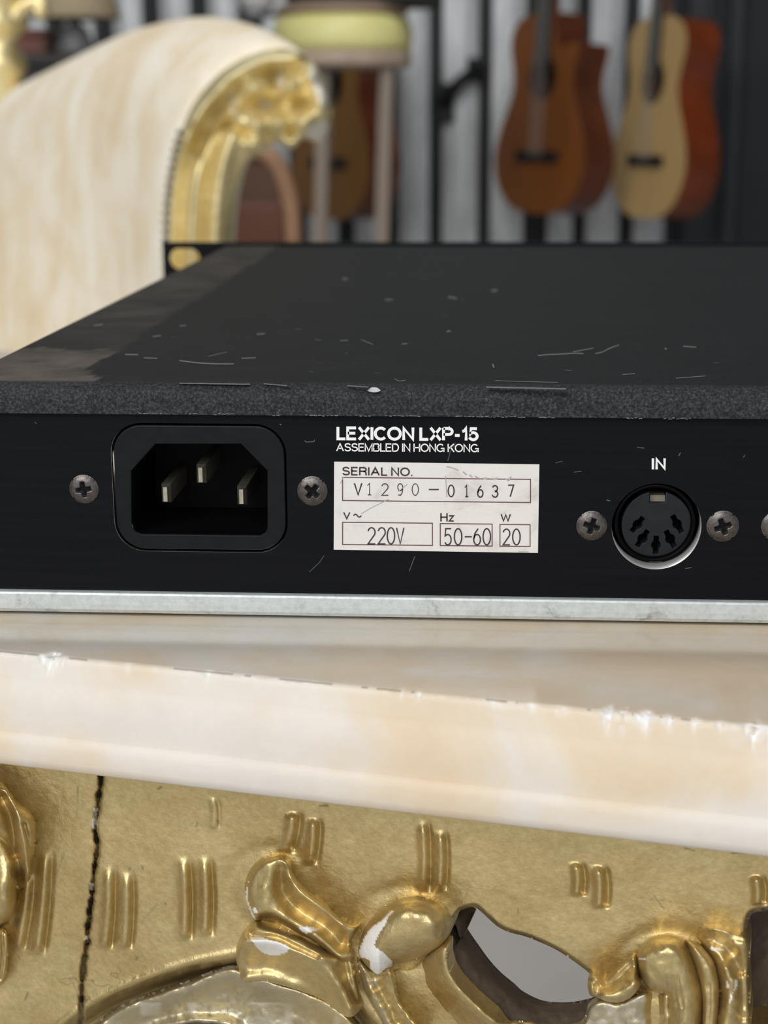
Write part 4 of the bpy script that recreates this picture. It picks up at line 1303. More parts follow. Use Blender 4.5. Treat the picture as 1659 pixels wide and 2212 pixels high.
CAPS = {  # width, strokes in a unit box, y down; a leading 'o' marks a closed stroke
    'A': (.86, [[(0, 1.03), (.5, 0), (1, 1.03)], [(.2, .66), (.8, .66)]]),
    'B': (.70, [[(0, .47), (.6, .47)] , [(.02, 0), (.62, 0)] + arc(.62, .235, .34, .235, 90, -90, 10) + [(.02, .47)], [(.02, .47), (.66, .47)] + arc(.66, .735, .34, .265, 90, -90, 10) + [(.02, 1)], [(0, -.06), (0, 1.06)]]),
    'C': (.84, [arc(.5, .5, .5, .5, 42, 318, 26)]), 'D': (.74, [[(0, 0), (.5, 0)] + arc(.5, .5, .5, .5, 90, -90, 18) + [(0, 1)], [(0, -.06), (0, 1.06)]]),
    'E': (.60, [[(1.06, 0), (0, 0), (0, 1), (1.06, 1)], [(0, .48), (.96, .48)]]), 'G': (.88, [arc(.5, .5, .5, .5, 42, 340, 26), [(.56, .58), (1, .58), (1, 1.06)]]),
    'H': (.70, [[(0, -.07), (0, 1.07)], [(1, -.07), (1, 1.07)], [(0, .48), (1, .48)]]), 'I': (0.0, [[(0, -.07), (0, 1.07)]]),
    'K': (.74, [[(0, -.07), (0, 1.07)], [(.98, -.06), (.03, .62)], [(.36, .36), (1.02, 1.06)]]), 'L': (.54, [[(0, -.07), (0, 1), (1.06, 1)]]),
    'M': (.86, [[(0, 1.07), (0, 0), (.5, 1), (1, 0), (1, 1.07)]]), 'N': (.70, [[(0, 1.07), (0, 0), (1, 1), (1, -.07)]]), 'O': (.90, ['o', arc(.5, .5, .5, .5, 90, 450, 32)]),
    'P': (.66, [[(0, 0), (.6, 0)] + arc(.6, .27, .4, .27, 90, -90, 12) + [(0, .54)], [(0, -.06), (0, 1.07)]]),
    'R': (.70, [[(0, 0), (.6, 0)] + arc(.6, .25, .38, .25, 90, -90, 12) + [(0, .5)], [(0, -.06), (0, 1.07)], [(.55, .5), (.85, .56), (.94, .72), (1.0, 1.06)]]),
    'S': (.68, [arc(.5, .24, .46, .24, 12, 270, 18)[:-1] + arc(.5, .74, .5, .26, 90, -168, 18)]), 'X': (.76, [[(0, -.06), (1, 1.06)], [(1, -.06), (0, 1.06)]]),
    'V': (.80, [[(0, -.05), (.5, 1), (1, -.05)]]), 'W': (1.15, [[(0, -.05), (.26, 1), (.5, .03), (.74, 1), (1, -.05)]]),
    '1': (.26, [[(-.1, .26), (.55, .2), (1, -.05), (1, 1.07)]]), '5': (.60, [[(.94, 0), (.2, 0), (.08, .5)] + arc(.48, .68, .5, .32, 140, -160, 18)]),
    '-': (.30, [[(-.1, .62), (1.1, .62)]]), '.': (0.0, [[(0, .90), (0, 1.07)]]), 'z': (.48, [[(-.05, .3), (1, .3), (0, 1), (1.08, 1)]]),
    '~': (.72, [[(k / 12., .5 - .18 * math.sin(k / 12. * 2 * math.pi)) for k in range(13)]])}


def stroke_text(txt, quad, thick, gap):
    """thick and gap in cap heights; fitted to a quad of picture points (tl, tr, br, bl)"""
    x = thick / 2; runs = []
    for ch_ in txt:
        if ch_ == ' ': x += .34; continue
        w_, st_ = CAPS[ch_]; closed = st_[0] == 'o'
        for p in st_:
            if p == 'o': continue
            runs.append((closed, [(x + a * (w_ if w_ else 1), thick / 2 + b_ * (1 - thick)) for a, b_ in p]))
        x += w_ + thick + gap - {'C': .09, 'L': .05, 'X': .03, 'K': .03, 'P': .02, '5': 0.0}.get(ch_, 0)
    total = x - gap - thick / 2
    tl, tr, br, bl = [np.array(q, float) for q in quad]
    hpx = np.hypot(*(bl - tl)); wpx = np.hypot(*(tr - tl))
    kx = wpx / (total * hpx)
    fl = Flat()
    for closed, p in runs:
        q = [(a * hpx * kx, b_ * hpx) for a, b_ in p]
        V_, F_ = ribbon_faces(q[:-1] if closed else q, thick * hpx, closed)
        out = []
        for v_ in V_:
            u, w_ = v_[0] / wpx, v_[1] / hpx
            out.append((tl * (1 - u) + tr * u) * (1 - w_) + (bl * (1 - u) + br * u) * w_)
        fl.add(out, F_)
    return fl


def lettering(txt, quad, thick, gap, name, par, mats, y):
    return stroke_text(txt, quad, thick, gap).build(name, px_panel(y), mats, par)


lettering('LEXICON LXP-15', [(727, 921), (1034, 923), (1034, 953), (727, 951)], 0.205, 0.055, 'panel_lettering', unit, WHITEINK, PY - 0.00008)
lettering('ASSEMBLED IN HONG KONG', [(726, 957), (1034, 959), (1034, 977), (726, 975)], 0.145, 0.06, 'panel_lettering', unit, WHITEINK, PY - 0.00008)
lettering('IN', [(1408, 989), (1438, 989), (1438, 1015), (1408, 1015)], 0.20, 0.13, 'panel_lettering', unit, WHITEINK, PY - 0.00008)

# --- serial sticker
q0 = [(722, 997), (1165, 1003), (1162, 1194), (721, 1187)]
P_ = [on_y(a, b_, PY) for a, b_ in q0]
V = [(p[0], PY - 0.00012, p[2]) for p in P_] + [(p[0], PY, p[2]) for p in P_]
stm = mesh('serial_sticker', V, [(0, 3, 2, 1), (0, 1, 5, 4), (1, 2, 6, 5), (2, 3, 7, 6), (3, 0, 4, 7)])
sticker = link('serial_sticker', stm, PAPER, unit, False, 'worn white serial number sticker')
SY = PY - 0.00016


def box_px(x0, y0, x1, y1): # follows the sticker's slight slope
    sl_ = 0.0135
    f_ = lambda x: (x - 722) * sl_ * 0.8
    return [(x0, y0 + f_(x0)), (x1, y0 + f_(x1)), (x1, y1 + f_(x1)), (x0, y1 + f_(x0))]


bxs = Flat()
for r_ in ((740, 1031, 1146, 1081), (740, 1128, 934, 1176), (951, 1128.5, 1063, 1176), (1080, 1129, 1145, 1176)):
    bxs.ribbon(box_px(*r_), 2.1, True)
bxs.build('printed_frame', px_panel(SY), INKRED, sticker)
for txt, qd, th in (('SERIAL NO.', [(739, 1008), (891, 1010), (891, 1029), (739, 1027)], 0.175), ('V', [(741, 1106), (757, 1106), (757, 1122), (741, 1122)], 0.18), ('~', [(762, 1104), (782, 1104), (782, 1124), (762, 1124)], 0.14), ('Hz', [(951, 1108), (981, 1108), (981, 1127), (951, 1127)], 0.17), ('W', [(1081, 1110), (1104, 1110), (1104, 1127), (1081, 1127)], 0.18)):
    lettering(txt, qd, th, 0.1, 'printed_text', sticker, INK, SY)



G = {  # single-stroke plotter figures in a 1 x 1 cell, y down
    '0': [arc(.5, .5, .42, .5, 90, 450, 28)], '1': [[(.25, .2), (.55, 0), (.55, 1)], [(.3, 1), (.8, 1)]],
    '2': [arc(.5, .28, .4, .28, 165, -35) + [(.1, 1), (.92, 1)]], '3': [arc(.48, .25, .36, .25, 160, -80) + arc(.48, .73, .4, .27, 80, -165)],
    '5': [[(.85, 0), (.2, 0), (.14, .45)] + arc(.46, .68, .4, .32, 125, -150)], '6': [arc(.5, .68, .38, .32, 90, 450, 24), [(.14, .62), (.25, .3), (.62, 0)]],
    '7': [[(.1, 0), (.9, 0), (.4, 1)]], '9': [arc(.5, .3, .36, .3, 0, 360, 24), [(.86, .32), (.8, .75), (.55, 1), (.2, .96)]],
    'V': [[(.08, 0), (.5, 1), (.92, 0)]], '-': [[(.05, .5), (.95, .5)]]}


def plot(fl, ch_, x0, y0, w_, h_, lw):
    for st_ in G[ch_]:
        pts = [(x0 + a * w_, y0 + b_ * h_) for a, b_ in st_]
        cl2 = ch_ in '0' or (ch_ in '69' and len(st_) > 20)
        fl.ribbon(pts[:-1] if cl2 else pts, lw, cl2)


pt = Flat()
for ch_, a, b_, w_, lw in (('V', 764, 1044, 19, 2.9), ('1', 790, 1044, 15, 1.7), ('2', 823, 1045, 17, 1.9), ('9', 857, 1045, 15, 1.8), ('0', 889, 1045, 16, 1.6), ('-', 925, 1045, 24, 2.4), ('0', 967, 1048, 15, 2.4), ('1', 1001, 1048, 13, 2.2), ('6', 1030, 1049, 15, 2.6), ('3', 1062, 1049, 15, 2.6), ('7', 1096, 1048, 15, 2.6)):
    plot(pt, ch_, a, b_, w_, 25, lw * 1.15)
pt.build('printed_number', px_panel(SY), INK, sticker)
pt = Flat()
for ch_, a, w_ in (('2', 793, 19), ('2', 815, 19), ('0', 835, 19), ('V', 855, 19)): plot(pt, ch_, a, 1140, w_, 35, 3.0)
pt.build('printed_number', px_panel(SY), INK, sticker)
pt = Flat()
for ch_, a, w_ in (('5', 959, 18), ('0', 980, 19), ('-', 1003, 17), ('6', 1021, 19), ('0', 1042, 19)): plot(pt, ch_, a, 1142, w_, 35, 3.0)
pt.build('printed_number', px_panel(SY), INK, sticker)
pt = Flat()
for ch_, a, w_ in (('2', 1085, 18), ('0', 1106, 19)): plot(pt, ch_, a, 1143, w_, 34, 3.0)
pt.build('printed_number', px_panel(SY), INK, sticker)
SMUDGE = simple('grey_smudge', (0.42, 0.40, 0.38), 0.6)
sm_ = Flat()
for pts, w in [([(964, 1008), (975, 1010), (990, 1016)], 2.2), ([(962, 1028), (964, 1050), (965, 1074)], 1.8), ([(1000, 1019), (1008, 1026)], 3), ([(1014, 1026), (1020, 1031)], 3), ([(1026, 1029), (1034, 1033)], 3.2), ([(1044, 1034), (1052, 1033)], 3.4), ([(1066, 1035), (1076, 1033)], 3.4), ([(1092, 1034), (1098, 1038), (1104, 1030)], 3.4), ([(780, 1110), (800, 1098), (840, 1078)], 1.4), ([(860, 1062), (880, 1046)], 1.4), ([(735, 1045), (742, 1030)], 1.6), ([(1120, 1194 - 2), (1142, 1192)], 1.6)]:
    sm_.ribbon(pts, w)
sm_.build('smudge', px_panel(SY - 0.00002), SMUDGE, sticker)

# ------------------------------------------------------------------ gilded armchair
CYD = 0.585
cyn = np.array([0.12, -0.99, 0.0]); cyn /= np.linalg.norm(cyn)
C0 = on_y(430, 500, CYD)
chair = thing('armchair', 'gilded armchair in cream velvet with a carved scroll arm, behind the black rack unit', 'armchair', (C0[0] - 0.15, C0[1] + 0.2, 0))
gout = spline([(362, 900), (358, 700), (357, 600), (358, 500), (364, 410), (380, 320), (412, 235), (460, 172), (515, 132), (570, 110), (625, 106), (672, 128), (700, 175), (716, 232), (710, 285), (685, 308), (655, 300), (630, 322), (596, 308), (570, 330), (548, 335), (530, 365), (512, 420), (502, 500), (500, 600), (500, 700), (500, 900)], 5)
left_e = spline([(362, 900), (358, 700), (357, 600), (358, 500), (364, 410), (380, 320), (412, 235), (460, 172), (515, 132), (570, 110), (625, 106)], 6, False)


def arm_h(x, y, d):
    h = 0.010 * infl(d, 18)
    dl, _a, _b, fr = seg_dist(x, y, left_e, False)
    band_ = 1 - sstep(230, 320, 560 - 0) * 0
    low = sstep(250, 330, y) * 1.0
    lo = np.where(y > 290, 1, np.exp(-((290 - y) / 45.) ** 2))
    for off, w, a in ((12, 9, .003), (58, 19, .009), (108, 22, .009)):
        h += a * np.exp(-((dl - off) / w) ** 2) * lo
    for off, w, a in ((33, 9, .005), (83, 7, .004)):
        h -= a * np.exp(-((dl - off) / w) ** 2) * lo
    up = np.where(y < 300, 1, np.exp(-((y - 300) / 45.) ** 2))
    h += up * (.010 * np.exp(-((dl - 20) / 14) ** 2) - .009 * np.exp(-((dl - 50) / 13) ** 2))
    gv, _ = line_g(x, y, [(430, 330), (455, 285), (490, 270), (525, 285)], 9); h -= .010 * gv
    gv, _ = line_g(x, y, [(425, 260), (450, 225), (490, 195)], 13); h += .007 * gv
    for cx_, cy_, rx, ry, a in ((545, 186, 30, 22, .016), (628, 188, 17, 30, .016), (601, 266, 21, 22, .016), (655, 265, 30, 26, .016), (692, 222, 20, 34, .010), (556, 270, 20, 26, .013), (668, 160, 24, 26, .011), (505, 240, 22, 18, .010), (545, 312, 22, 14, .009), (632, 306, 22, 12, .009)):
        h += a * np.exp(-(((x - cx_) / rx) ** 2 + ((y - cy_) / ry) ** 2))
    for cx_, cy_, rx, ry, a in ((575, 226, 42, 16, .016), (588, 178, 11, 26, .012), (645, 226, 22, 14, .012), (628, 285, 9, 20, .008), (578, 290, 8, 22, .006)):
        h -= a * np.exp(-(((x - cx_) / rx) ** 2 + ((y - cy_) / ry) ** 2))
    return h


def arm_m(x, y, d):
    w = np.zeros_like(x)  # white patches painted as highlights on the scroll
    for p in ([(672, 140), (690, 165), (708, 215), (700, 235), (684, 205), (668, 160)], [(662, 285), (690, 262), (712, 268), (705, 298), (680, 306)], [(598, 150), (612, 165), (610, 190), (598, 180)], [(560, 222), (580, 218), (585, 232), (566, 234)], [(500, 205), (510, 208), (508, 225), (498, 222)]):
        w = np.maximum(w, blob_mask(x, y, p))
    return np.stack([w * 0.75, 0 * x, 0.0 * x], 1)


gilt = relief('arm_frame', gout, arm_h, GOLD_CHAIR, chair, C0, cyn, 4.0, back=0.022, mask=arm_m, label='bright gilt arm front with fluted bands and a carved scroll')
# upholstery: the same section carried backwards and to the left
sec = spline([(366, 1000), (362, 700), (360, 600), (361, 500), (367, 410), (383, 320), (415, 236), (463, 168), (520, 122), (575, 98), (628, 100), (668, 128), (692, 175), (705, 232), (690, 290), (640, 300), (590, 315), (540, 350), (518, 420), (508, 500), (505, 600), (505, 700), (505, 1000)], 4)
stations = [(0, 0, 0.015), (-20, -16, 0.022), (-62, -40, 0.05), (-110, -54, 0.085), (-158, -60, 0.12), (-225, -50, 0.165), (-300, -28, 0.215), (-400, 20, 0.29), (-500, 70, 0.38), (-600, 118, 0.48), (-680, 150, 0.58)]
st_i = spline([(a, b_, c_ * 1000) for a, b_, c_ in stations], 4, False)
V, F = [], []
zc0 = (C0 - CAM) @ FW
top = np.array([590., 99.])
for (dx, dy, dY) in st_i:
    Yk = CYD + dY / 1000.
    k = zc0 / (zc0 + dY / 1000.)
    pts = top + np.array([dx, dy]) + (sec - top) * np.array([k, k])
    P_ = on_y(pts[:, 0], pts[:, 1], Yk)
    V += [tuple(p) for p in P_]
n_ = len(sec); K = len(st_i)
for i in range(K - 1):
    for j in range(n_):
        F.append((i * n_ + j, i * n_ + (j + 1) % n_, (i + 1) * n_ + (j + 1) % n_, (i + 1) * n_ + j))
F.append(tuple(range(n_))[::-1]); F.append(tuple(range((K - 1) * n_, K * n_)))
me = mesh('upholstered_arm', V, F); bm = bmesh.new(); bm.from_mesh(me); bmesh.ops.recalc_face_normals(bm, faces=bm.faces[:]); bm.to_mesh(me); bm.free()
uph = link('upholstered_arm', me, VELVET, chair, True, 'cream mottled velvet padding')
# nails along the joint of velvet and gilding
NAIL = simple('dark_bronze_nail', (0.05, 0.04, 0.035), 0.4, 0.6)
nm = None
path = spline([(357, 640), (356, 500), (362, 410), (378, 320), (392, 275)], 60, False)
acc = 0; lastp = path[0]; pts_n = [path[0]]
for p in path[1:]:
    acc += np.hypot(*(p - lastp)); lastp = p
    if acc >= 19: pts_n.append(p); acc = 0
nm = bmesh.new(); bmesh.ops.create_icosphere(nm, subdivisions=2, radius=0.0017); nmm = bpy.data.meshes.new('upholstery_nail'); nm.to_mesh(nmm); nm.free()
nmm.materials.append(NAIL)
for p in pts_n:
    w_ = on_plane(p[0], p[1], C0 + cyn * 0.006, cyn)
    o = bpy.data.objects.new('upholstery_nail', nmm); COL.objects.link(o)
    o.parent = chair; o.matrix_parent_inverse = chair.matrix_world.inverted(); o.location = w_
# seat, back and legs, lower down behind the table
sx, sy = C0[0], C0[1]
dirb = np.array([-0.62, 0.78])
seat_z = 0.43
def quad_prism(pts, z0, z1, bev=0.02):
    bm = bmesh.new()
    lo = [bm.verts.new((p[0], p[1], z0)) for p in pts]; hi = [bm.verts.new((p[0], p[1], z1)) for p in pts]
    bm.faces.new(lo[::-1]); bm.faces.new(hi)
    for k in range(len(pts)): bm.faces.new((lo[k], lo[(k + 1) % len(pts)], hi[(k + 1) % len(pts)], hi[k]))
    if bev: bmesh.ops.bevel(bm, geom=bm.edges[:], offset=bev, segments=3, affect='EDGES')
    me_ = bpy.data.meshes.new('seat'); bm.to_mesh(me_); bm.free(); return me_
fl_ = np.array([sx - 0.55, sy + 0.03]); fr_ = np.array([sx + 0.0, sy + 0.03]); br_ = np.array([sx - 0.24, sy + 0.60]); bl_ = np.array([sx - 0.72, sy + 0.60])
link('seat', quad_prism([fl_, fr_, br_, bl_], 0.34, seat_z, 0.02), VELVET, chair, True)
for p in (fl_ + (.05, .05), fr_ + (-.06, .05), br_ + (-.04, -.06), bl_ + (.06, -.06)):
    link('leg', lathe_mesh('leg', [(0.016, 0), (0.02, 0.015), (0.014, 0.04), (0.018, 0.2), (0.026, 0.29), (0.028, 0.345)], 20, (p[0], p[1], 0)), GOLD_CHAIR, chair, True)
# carved gilt post at the far end of the arm
gp = on_y(18, 120, CYD + 0.40)
prof_px = [(215, 30), (196, 36), (180, 34), (160, 44), (140, 52), (122, 46), (100, 34), (85, 34), (72, 46), (58, 58), (44, 62), (30, 52), (16, 50), (0, 60), (-20, 58), (-40, 40)]
pr = []
for y_, r_ in prof_px:
    p = on_y(4, y_, CYD + 0.40); q = on_y(4 + r_, y_, CYD + 0.40); pr.append((q[0] - p[0], p[2]))
pb = on_y(4, 100, CYD + 0.40)
pr = [(pr[0][0], 0.34)] + [(pr[0][0], pr[0][1] - 0.05)] + pr
link('carved_post', lathe_mesh('carved_post', pr, 24, (pb[0], pb[1], 0)), GOLD_CHAIR, chair, True)
ps = [on_y(a, b_, CYD + 0.39) for a, b_ in [(30, 40), (50, 15), (72, 4), (88, 8), (92, 22), (80, 26)]]
link('post_curl', tube_mesh('post_curl', spline(ps, 5, False), 0.0062, 10), GOLD_CHAIR, chair, True)

# ------------------------------------------------------------------ brown leather chair behind the armchair
LEATHER = simple('brown_leather', (0.10, 0.042, 0.022), 0.4, 0, 6, 0.35)
RIMW = simple('polished_brown_wood', (0.38, 0.215, 0.125), 0.32, 0, 12, 0.3)
BY = 1.45
b0 = on_y(560, 400, BY)
bch = thing('tub_chair', 'brown leather tub chair with a polished wooden rim, seen under the gilt scroll', 'chair', (b0[0], BY + 0.2, 0))
rim = [on_y(a, b_, BY) for a, b_ in [(455, 700), (455, 560), (462, 470), (480, 395), (510, 345), (548, 325), (585, 340), (612, 385), (628, 450), (633, 530), (634, 700)]]
rim = spline(rim, 6, False)
vs = []
rr_ = 0.0098
link('rim', tube_mesh('rim', rim, rr_, 14), RIMW, bch, True, 'lighter polished wood rim')
V = [tuple(p + np.array([0, 0.003, 0])) for p in rim] + [tuple(p + np.array([0, 0.03, 0])) for p in rim]
n_ = len(rim)
F = [tuple(range(n_)), tuple(range(n_, 2 * n_))[::-1]] + [(j, n_ + j, n_ + j + 1, j + 1) for j in range(n_ - 1)] + [(n_ - 1, 2 * n_ - 1, n_, 0)]
link('back_panel', mesh('back_panel', V, F), LEATHER, bch)
zz = on_y(500, 436, BY)[2]
LEATHER2 = simple('red_brown_leather', (0.115, 0.036, 0.015), 0.5, 0, 6, 0.25)
xl = on_y(470, 436, BY)[0]; xr = on_y(616, 436, BY)[0]
link('lower_pad', box_mesh('lower_pad', (xl, BY - 0.008, rim[0][2] - .02), (xr, BY + 0.003, zz), 0.004), LEATHER2, bch, False, 'redder lower leather pad')
link('seat', box_mesh('seat', (xl - .05, BY + 0.03, 0.26), (xr + .05, BY + 0.40, 0.36), 0.02), LEATHER, bch)
for a in (xl - .02, xr + .02):
    for c_ in (BY + 0.05, BY + 0.37):
        link('leg', lathe_mesh('leg', [(0.012, 0), (0.018, 0.27)], 12, (a, c_, 0)), RIMW, bch, True)
link('back_post', box_mesh('back_post', (rim[0][0] - .01, BY, 0.26), (rim[0][0] + .01, BY + .03, rim[0][2] + .005)), RIMW, bch)
link('back_post', box_mesh('back_post', (rim[-1][0] - .01, BY, 0.26), (rim[-1][0] + .01, BY + .03, rim[-1][2] + .005)), RIMW, bch)

# ------------------------------------------------------------------ yellow stool
LEGWOOD = simple('brown_grey_wood', (0.27, 0.215, 0.17), 0.5, 0, 20, 0.15, stretch=(1, 1, .2))
YELLOW = simple('yellow_vinyl', (0.90, 0.86, 0.36), 0.4, 0, 5, 0.08)
PALEWOOD = simple('pale_wood', (0.50, 0.39, 0.30), 0.5, 0, 20, 0.15, stretch=(1, 1, .2))
SYD = 2.75
s0 = on_y(741, 130, SYD); sr_ = (on_y(890, 100, SYD)[0] - on_y(590, 100, SYD)[0]) / 2
zt = on_y(741, 34, SYD)[2]; zm = on_y(741, 112, SYD)[2]; zb = on_y(741, 146, SYD)[2]
stool = thing('stool', 'tall pale wooden stool with a round yellow cushion, in front of a hanging guitar', 'stool', (s0[0], SYD, 0))
SYC = SYD + 0.0
link('cushion', lathe_mesh('cushion', [(0.0, zm), (sr_ * .97, zm), (sr_ * 1.0, zm + (zt - zm) * .25), (sr_ * 1.0, zm + (zt - zm) * .6), (sr_ * .95, zm + (zt - zm) * .88), (sr_ * .85, zt), (0, zt + .002)], 40, (s0[0], SYC, 0)), YELLOW, stool, True, 'yellow cushion')
link('seat_rim', lathe_mesh('seat_rim', [(sr_ * .5, zb), (sr_ * .96, zb), (sr_ * .99, zb + .006), (sr_ * .99, zm - .001), (sr_ * .5, zm - .001)], 40, (s0[0], SYC, 0)), PALEWOOD, stool, True)
for a, a2, yy in ((699, 692, -0.06), (836, 826, -0.06), (702, 696, 0.07), (832, 824, 0.07)):
    p = on_y(a, 160, SYC + yy); q = on_y(a2, 520, SYC + yy)
    slope = (q[0] - p[0]) / (q[2] - p[2])
    xf = p[0] + slope * (0 - p[2])
    bm = bmesh.new(); hw = 0.0115
    lo = [bm.verts.new((xf + dx * hw, SYC + yy + dy * hw, 0)) for dx, dy in ((-1, -1), (1, -1), (1, 1), (-1, 1))]
    hi = [bm.verts.new((p[0] + dx * hw, SYC + yy + dy * hw, zb + .001)) for dx, dy in ((-1, -1), (1, -1), (1, 1), (-1, 1))]
    bm.faces.new(lo[::-1]); bm.faces.new(hi)
    for k in range(4): bm.faces.new((lo[k], lo[(k + 1) % 4], hi[(k + 1) % 4], hi[k]))
    me = bpy.data.meshes.new('leg'); bm.to_mesh(me); bm.free()
    link('leg', me, LEGWOOD, stool)
# things lying on the stool, cut by the top of the picture
BLK = simple('matt_black_case', (0.015, 0.017, 0.016), 0.6)
ca = on_y(640, 10, SYD); cb = on_y(955, 10, SYD)
case = thing('instrument_case', 'matt black case lying on the yellow stool, cut by the top of the picture', 'case', ((ca[0] + cb[0]) / 2, SYD, zt + .003))
case_t = zt + 0.0165
link('lid', box_mesh('lid', (ca[0], SYD - .10, case_t + .05), (cb[0], SYD + .12, case_t + .085), 0.012), BLK, case, True)
link('shell', box_mesh('shell', (ca[0] + .002, SYD - .098, case_t), (cb[0] - .002, SYD + .118, case_t + .049), 0.008), BLK, case, True)
TANR = simple('tan_board', (0.40, 0.29, 0.22), 0.6)
brd = lathe_mesh('tray', [(0, zt + .0025), (sr_ * .92, zt + .0025), (sr_ * .95, zt + .008), (sr_ * .92, zt + .016), (0, zt + .016)], 36, (s0[0], SYC, 0))
tag(link('round_tray', brd, TANR), 'thin round tan tray between the yellow cushion and the black case', 'tray')
WHT = simple('white_enamel', (0.75, 0.74, 0.74), 0.35)

WY = 3.0
w0 = on_y(557, 28, WY)
stand = thing('pedestal', 'slim grey pedestal behind the armchair, carrying the white pitcher', 'stand', (w0[0], WY, 0))
STEEL = simple('grey_steel', (0.25, 0.25, 0.26), 0.4, 0.6)
link('plate', lathe_mesh('plate', [(0, w0[2] - .008), (.045, w0[2] - .008), (.045, w0[2]), (0, w0[2])], 28, (w0[0], WY, 0)), STEEL, stand)
link('pole', lathe_mesh('pole', [(.009, .0125), (.009, w0[2] - .0085)], 14, (w0[0], WY, 0)), STEEL, stand, True)
link('foot', lathe_mesh('foot', [(0, 0), (.11, 0), (.11, .006), (.02, .012), (0, .012)], 28, (w0[0], WY, 0)), STEEL, stand)
pit = thing('pitcher', 'white enamel pitcher standing on the slim pedestal behind the cream armchair', 'pitcher', (w0[0], WY, w0[2] + .0005))
local('body', lathe_mesh('body', [(0, 0), (.024, 0), (.036, .018), (.037, .04), (.026, .075), (.022, .095), (.027, .115), (.024, .115), (.019, .095), (0, .09)], 28), WHT, pit, True)
local('handle', tube_mesh('handle', spline([(.024, 0, .10), (.05, 0, .098), (.058, 0, .07), (.05, 0, .04), (.035, 0, .03)], 5, False), .004, 8), WHT, pit, True)

# ------------------------------------------------------------------ guitars on the back wall
def guitar_outline(cut):
    half = [(0, 0), (.06, .003), (.11, .018), (.155, .055), (.181, .115), (.176, .175), (.15, .235), (.125, .285), (.117, .318), (.123, .36), (.137, .405), (.133, .445), (.105, .475), (.06, .488), (0, .49)]
    right = half[1:-1]
    if cut:
        right = [(.06, .003), (.11, .018), (.155, .055), (.181, .115), (.176, .175), (.15, .235), (.125, .285), (.117, .318), (.122, .355), (.133, .392), (.128, .412), (.105, .414), (.075, .405), (.05, .418), (.036, .45), (.032, .488)]
    left = [(-a, b_) for a, b_ in half[1:-1]][::-1]
    pts = [half[0]] + right + [half[-1]] + left
    return spline(pts, 5)


EBONY = simple('ebony', (0.014, 0.011, 0.010), 0.5)
STRING = simple('string', (0.6, 0.58, 0.55), 0.4, 0.3)


def make_guitar(name, label, px, py_bottom, gy, ang, length, top_m, side_m, neck_m, cut, group):
    base = on_y(px, py_bottom, gy)
    g = thing(name, label, 'guitar', tuple(base), 0.0, group)
    g.rotation_euler = (math.radians(-3), 0, ang)
    s = length / 0.49
    ol = [(a * s, b_ * s) for a, b_ in guitar_outline(cut)]
    D = 0.095 * s
    hole_c = (0, 0.335 * s); hr = 0.043 * s
    hp = [(hole_c[0] + hr * math.cos(t), hole_c[1] + hr * math.sin(t)) for t in np.linspace(0, 2 * math.pi, 33)[:-1]]
    n_ = len(ol)
    V = [(u, -D / 2, w_) for u, w_ in ol] + [(u, D / 2, w_) for u, w_ in ol]
    F = [(j, n_ + j, n_ + (j + 1) % n_, (j + 1) % n_) for j in range(n_)]
    me = mesh('body', V, F)
    bm = bmesh.new(); bm.from_mesh(me); bm.verts.ensure_lookup_table()
    bm.faces.new([bm.verts[n_ + j] for j in range(n_)])
    bmesh.ops.recalc_face_normals(bm, faces=bm.faces[:]); bm.to_mesh(me); bm.free()
    local('body', me, side_m, g)
    local('soundboard', plate_mesh('soundboard', [ol, hp], 0.003, lambda u, v_, w: (u, -D / 2 - 0.003 + w, v_)), top_m, g)
    ring = [(hole_c[0] + hr * 1.28 * math.cos(t), hole_c[1] + hr * 1.28 * math.sin(t)) for t in np.linspace(0, 2 * math.pi, 33)[:-1]]
    ring2 = [(hole_c[0] + hr * 1.02 * math.cos(t), hole_c[1] + hr * 1.02 * math.sin(t)) for t in np.linspace(0, 2 * math.pi, 33)[:-1]]
    local('rosette', plate_mesh('rosette', [ring, ring2], 0.0006, lambda u, v_, w: (u, -D / 2 - 0.0038 + w, v_)), EBONY, g)
    local('bridge', box_mesh('bridge', (-.085 * s, -D / 2 - .012, .128 * s), (.085 * s, -D / 2 - .003, .156 * s), 0.003), EBONY, g)
    local('fretboard', box_mesh('fretboard', (-.028 * s, -D / 2 - .011, .375 * s), (.028 * s, -D / 2 - .0035, .80 * s), 0.001), EBONY, g)
    local('neck', box_mesh('neck', (-.026 * s, -D / 2 - .0034, .485 * s), (.026 * s, -D / 2 + .02, .80 * s), 0.006), neck_m, g, True)
    local('headstock', box_mesh('headstock', (-.035 * s, -D / 2 + 0.002, .802 * s), (.035 * s, -D / 2 + .022, .98 * s), 0.003), neck_m, g)
    sm0 = None
    for k in range(6):
        u = (-2.5 + k) * 0.0095 * s
        local('string', tube_mesh('string', [(u * 1.1, -D / 2 - .0135, .142 * s), (u * .8, -D / 2 - .0135, .80 * s)], 0.0006, 5), STRING, g)
    return g


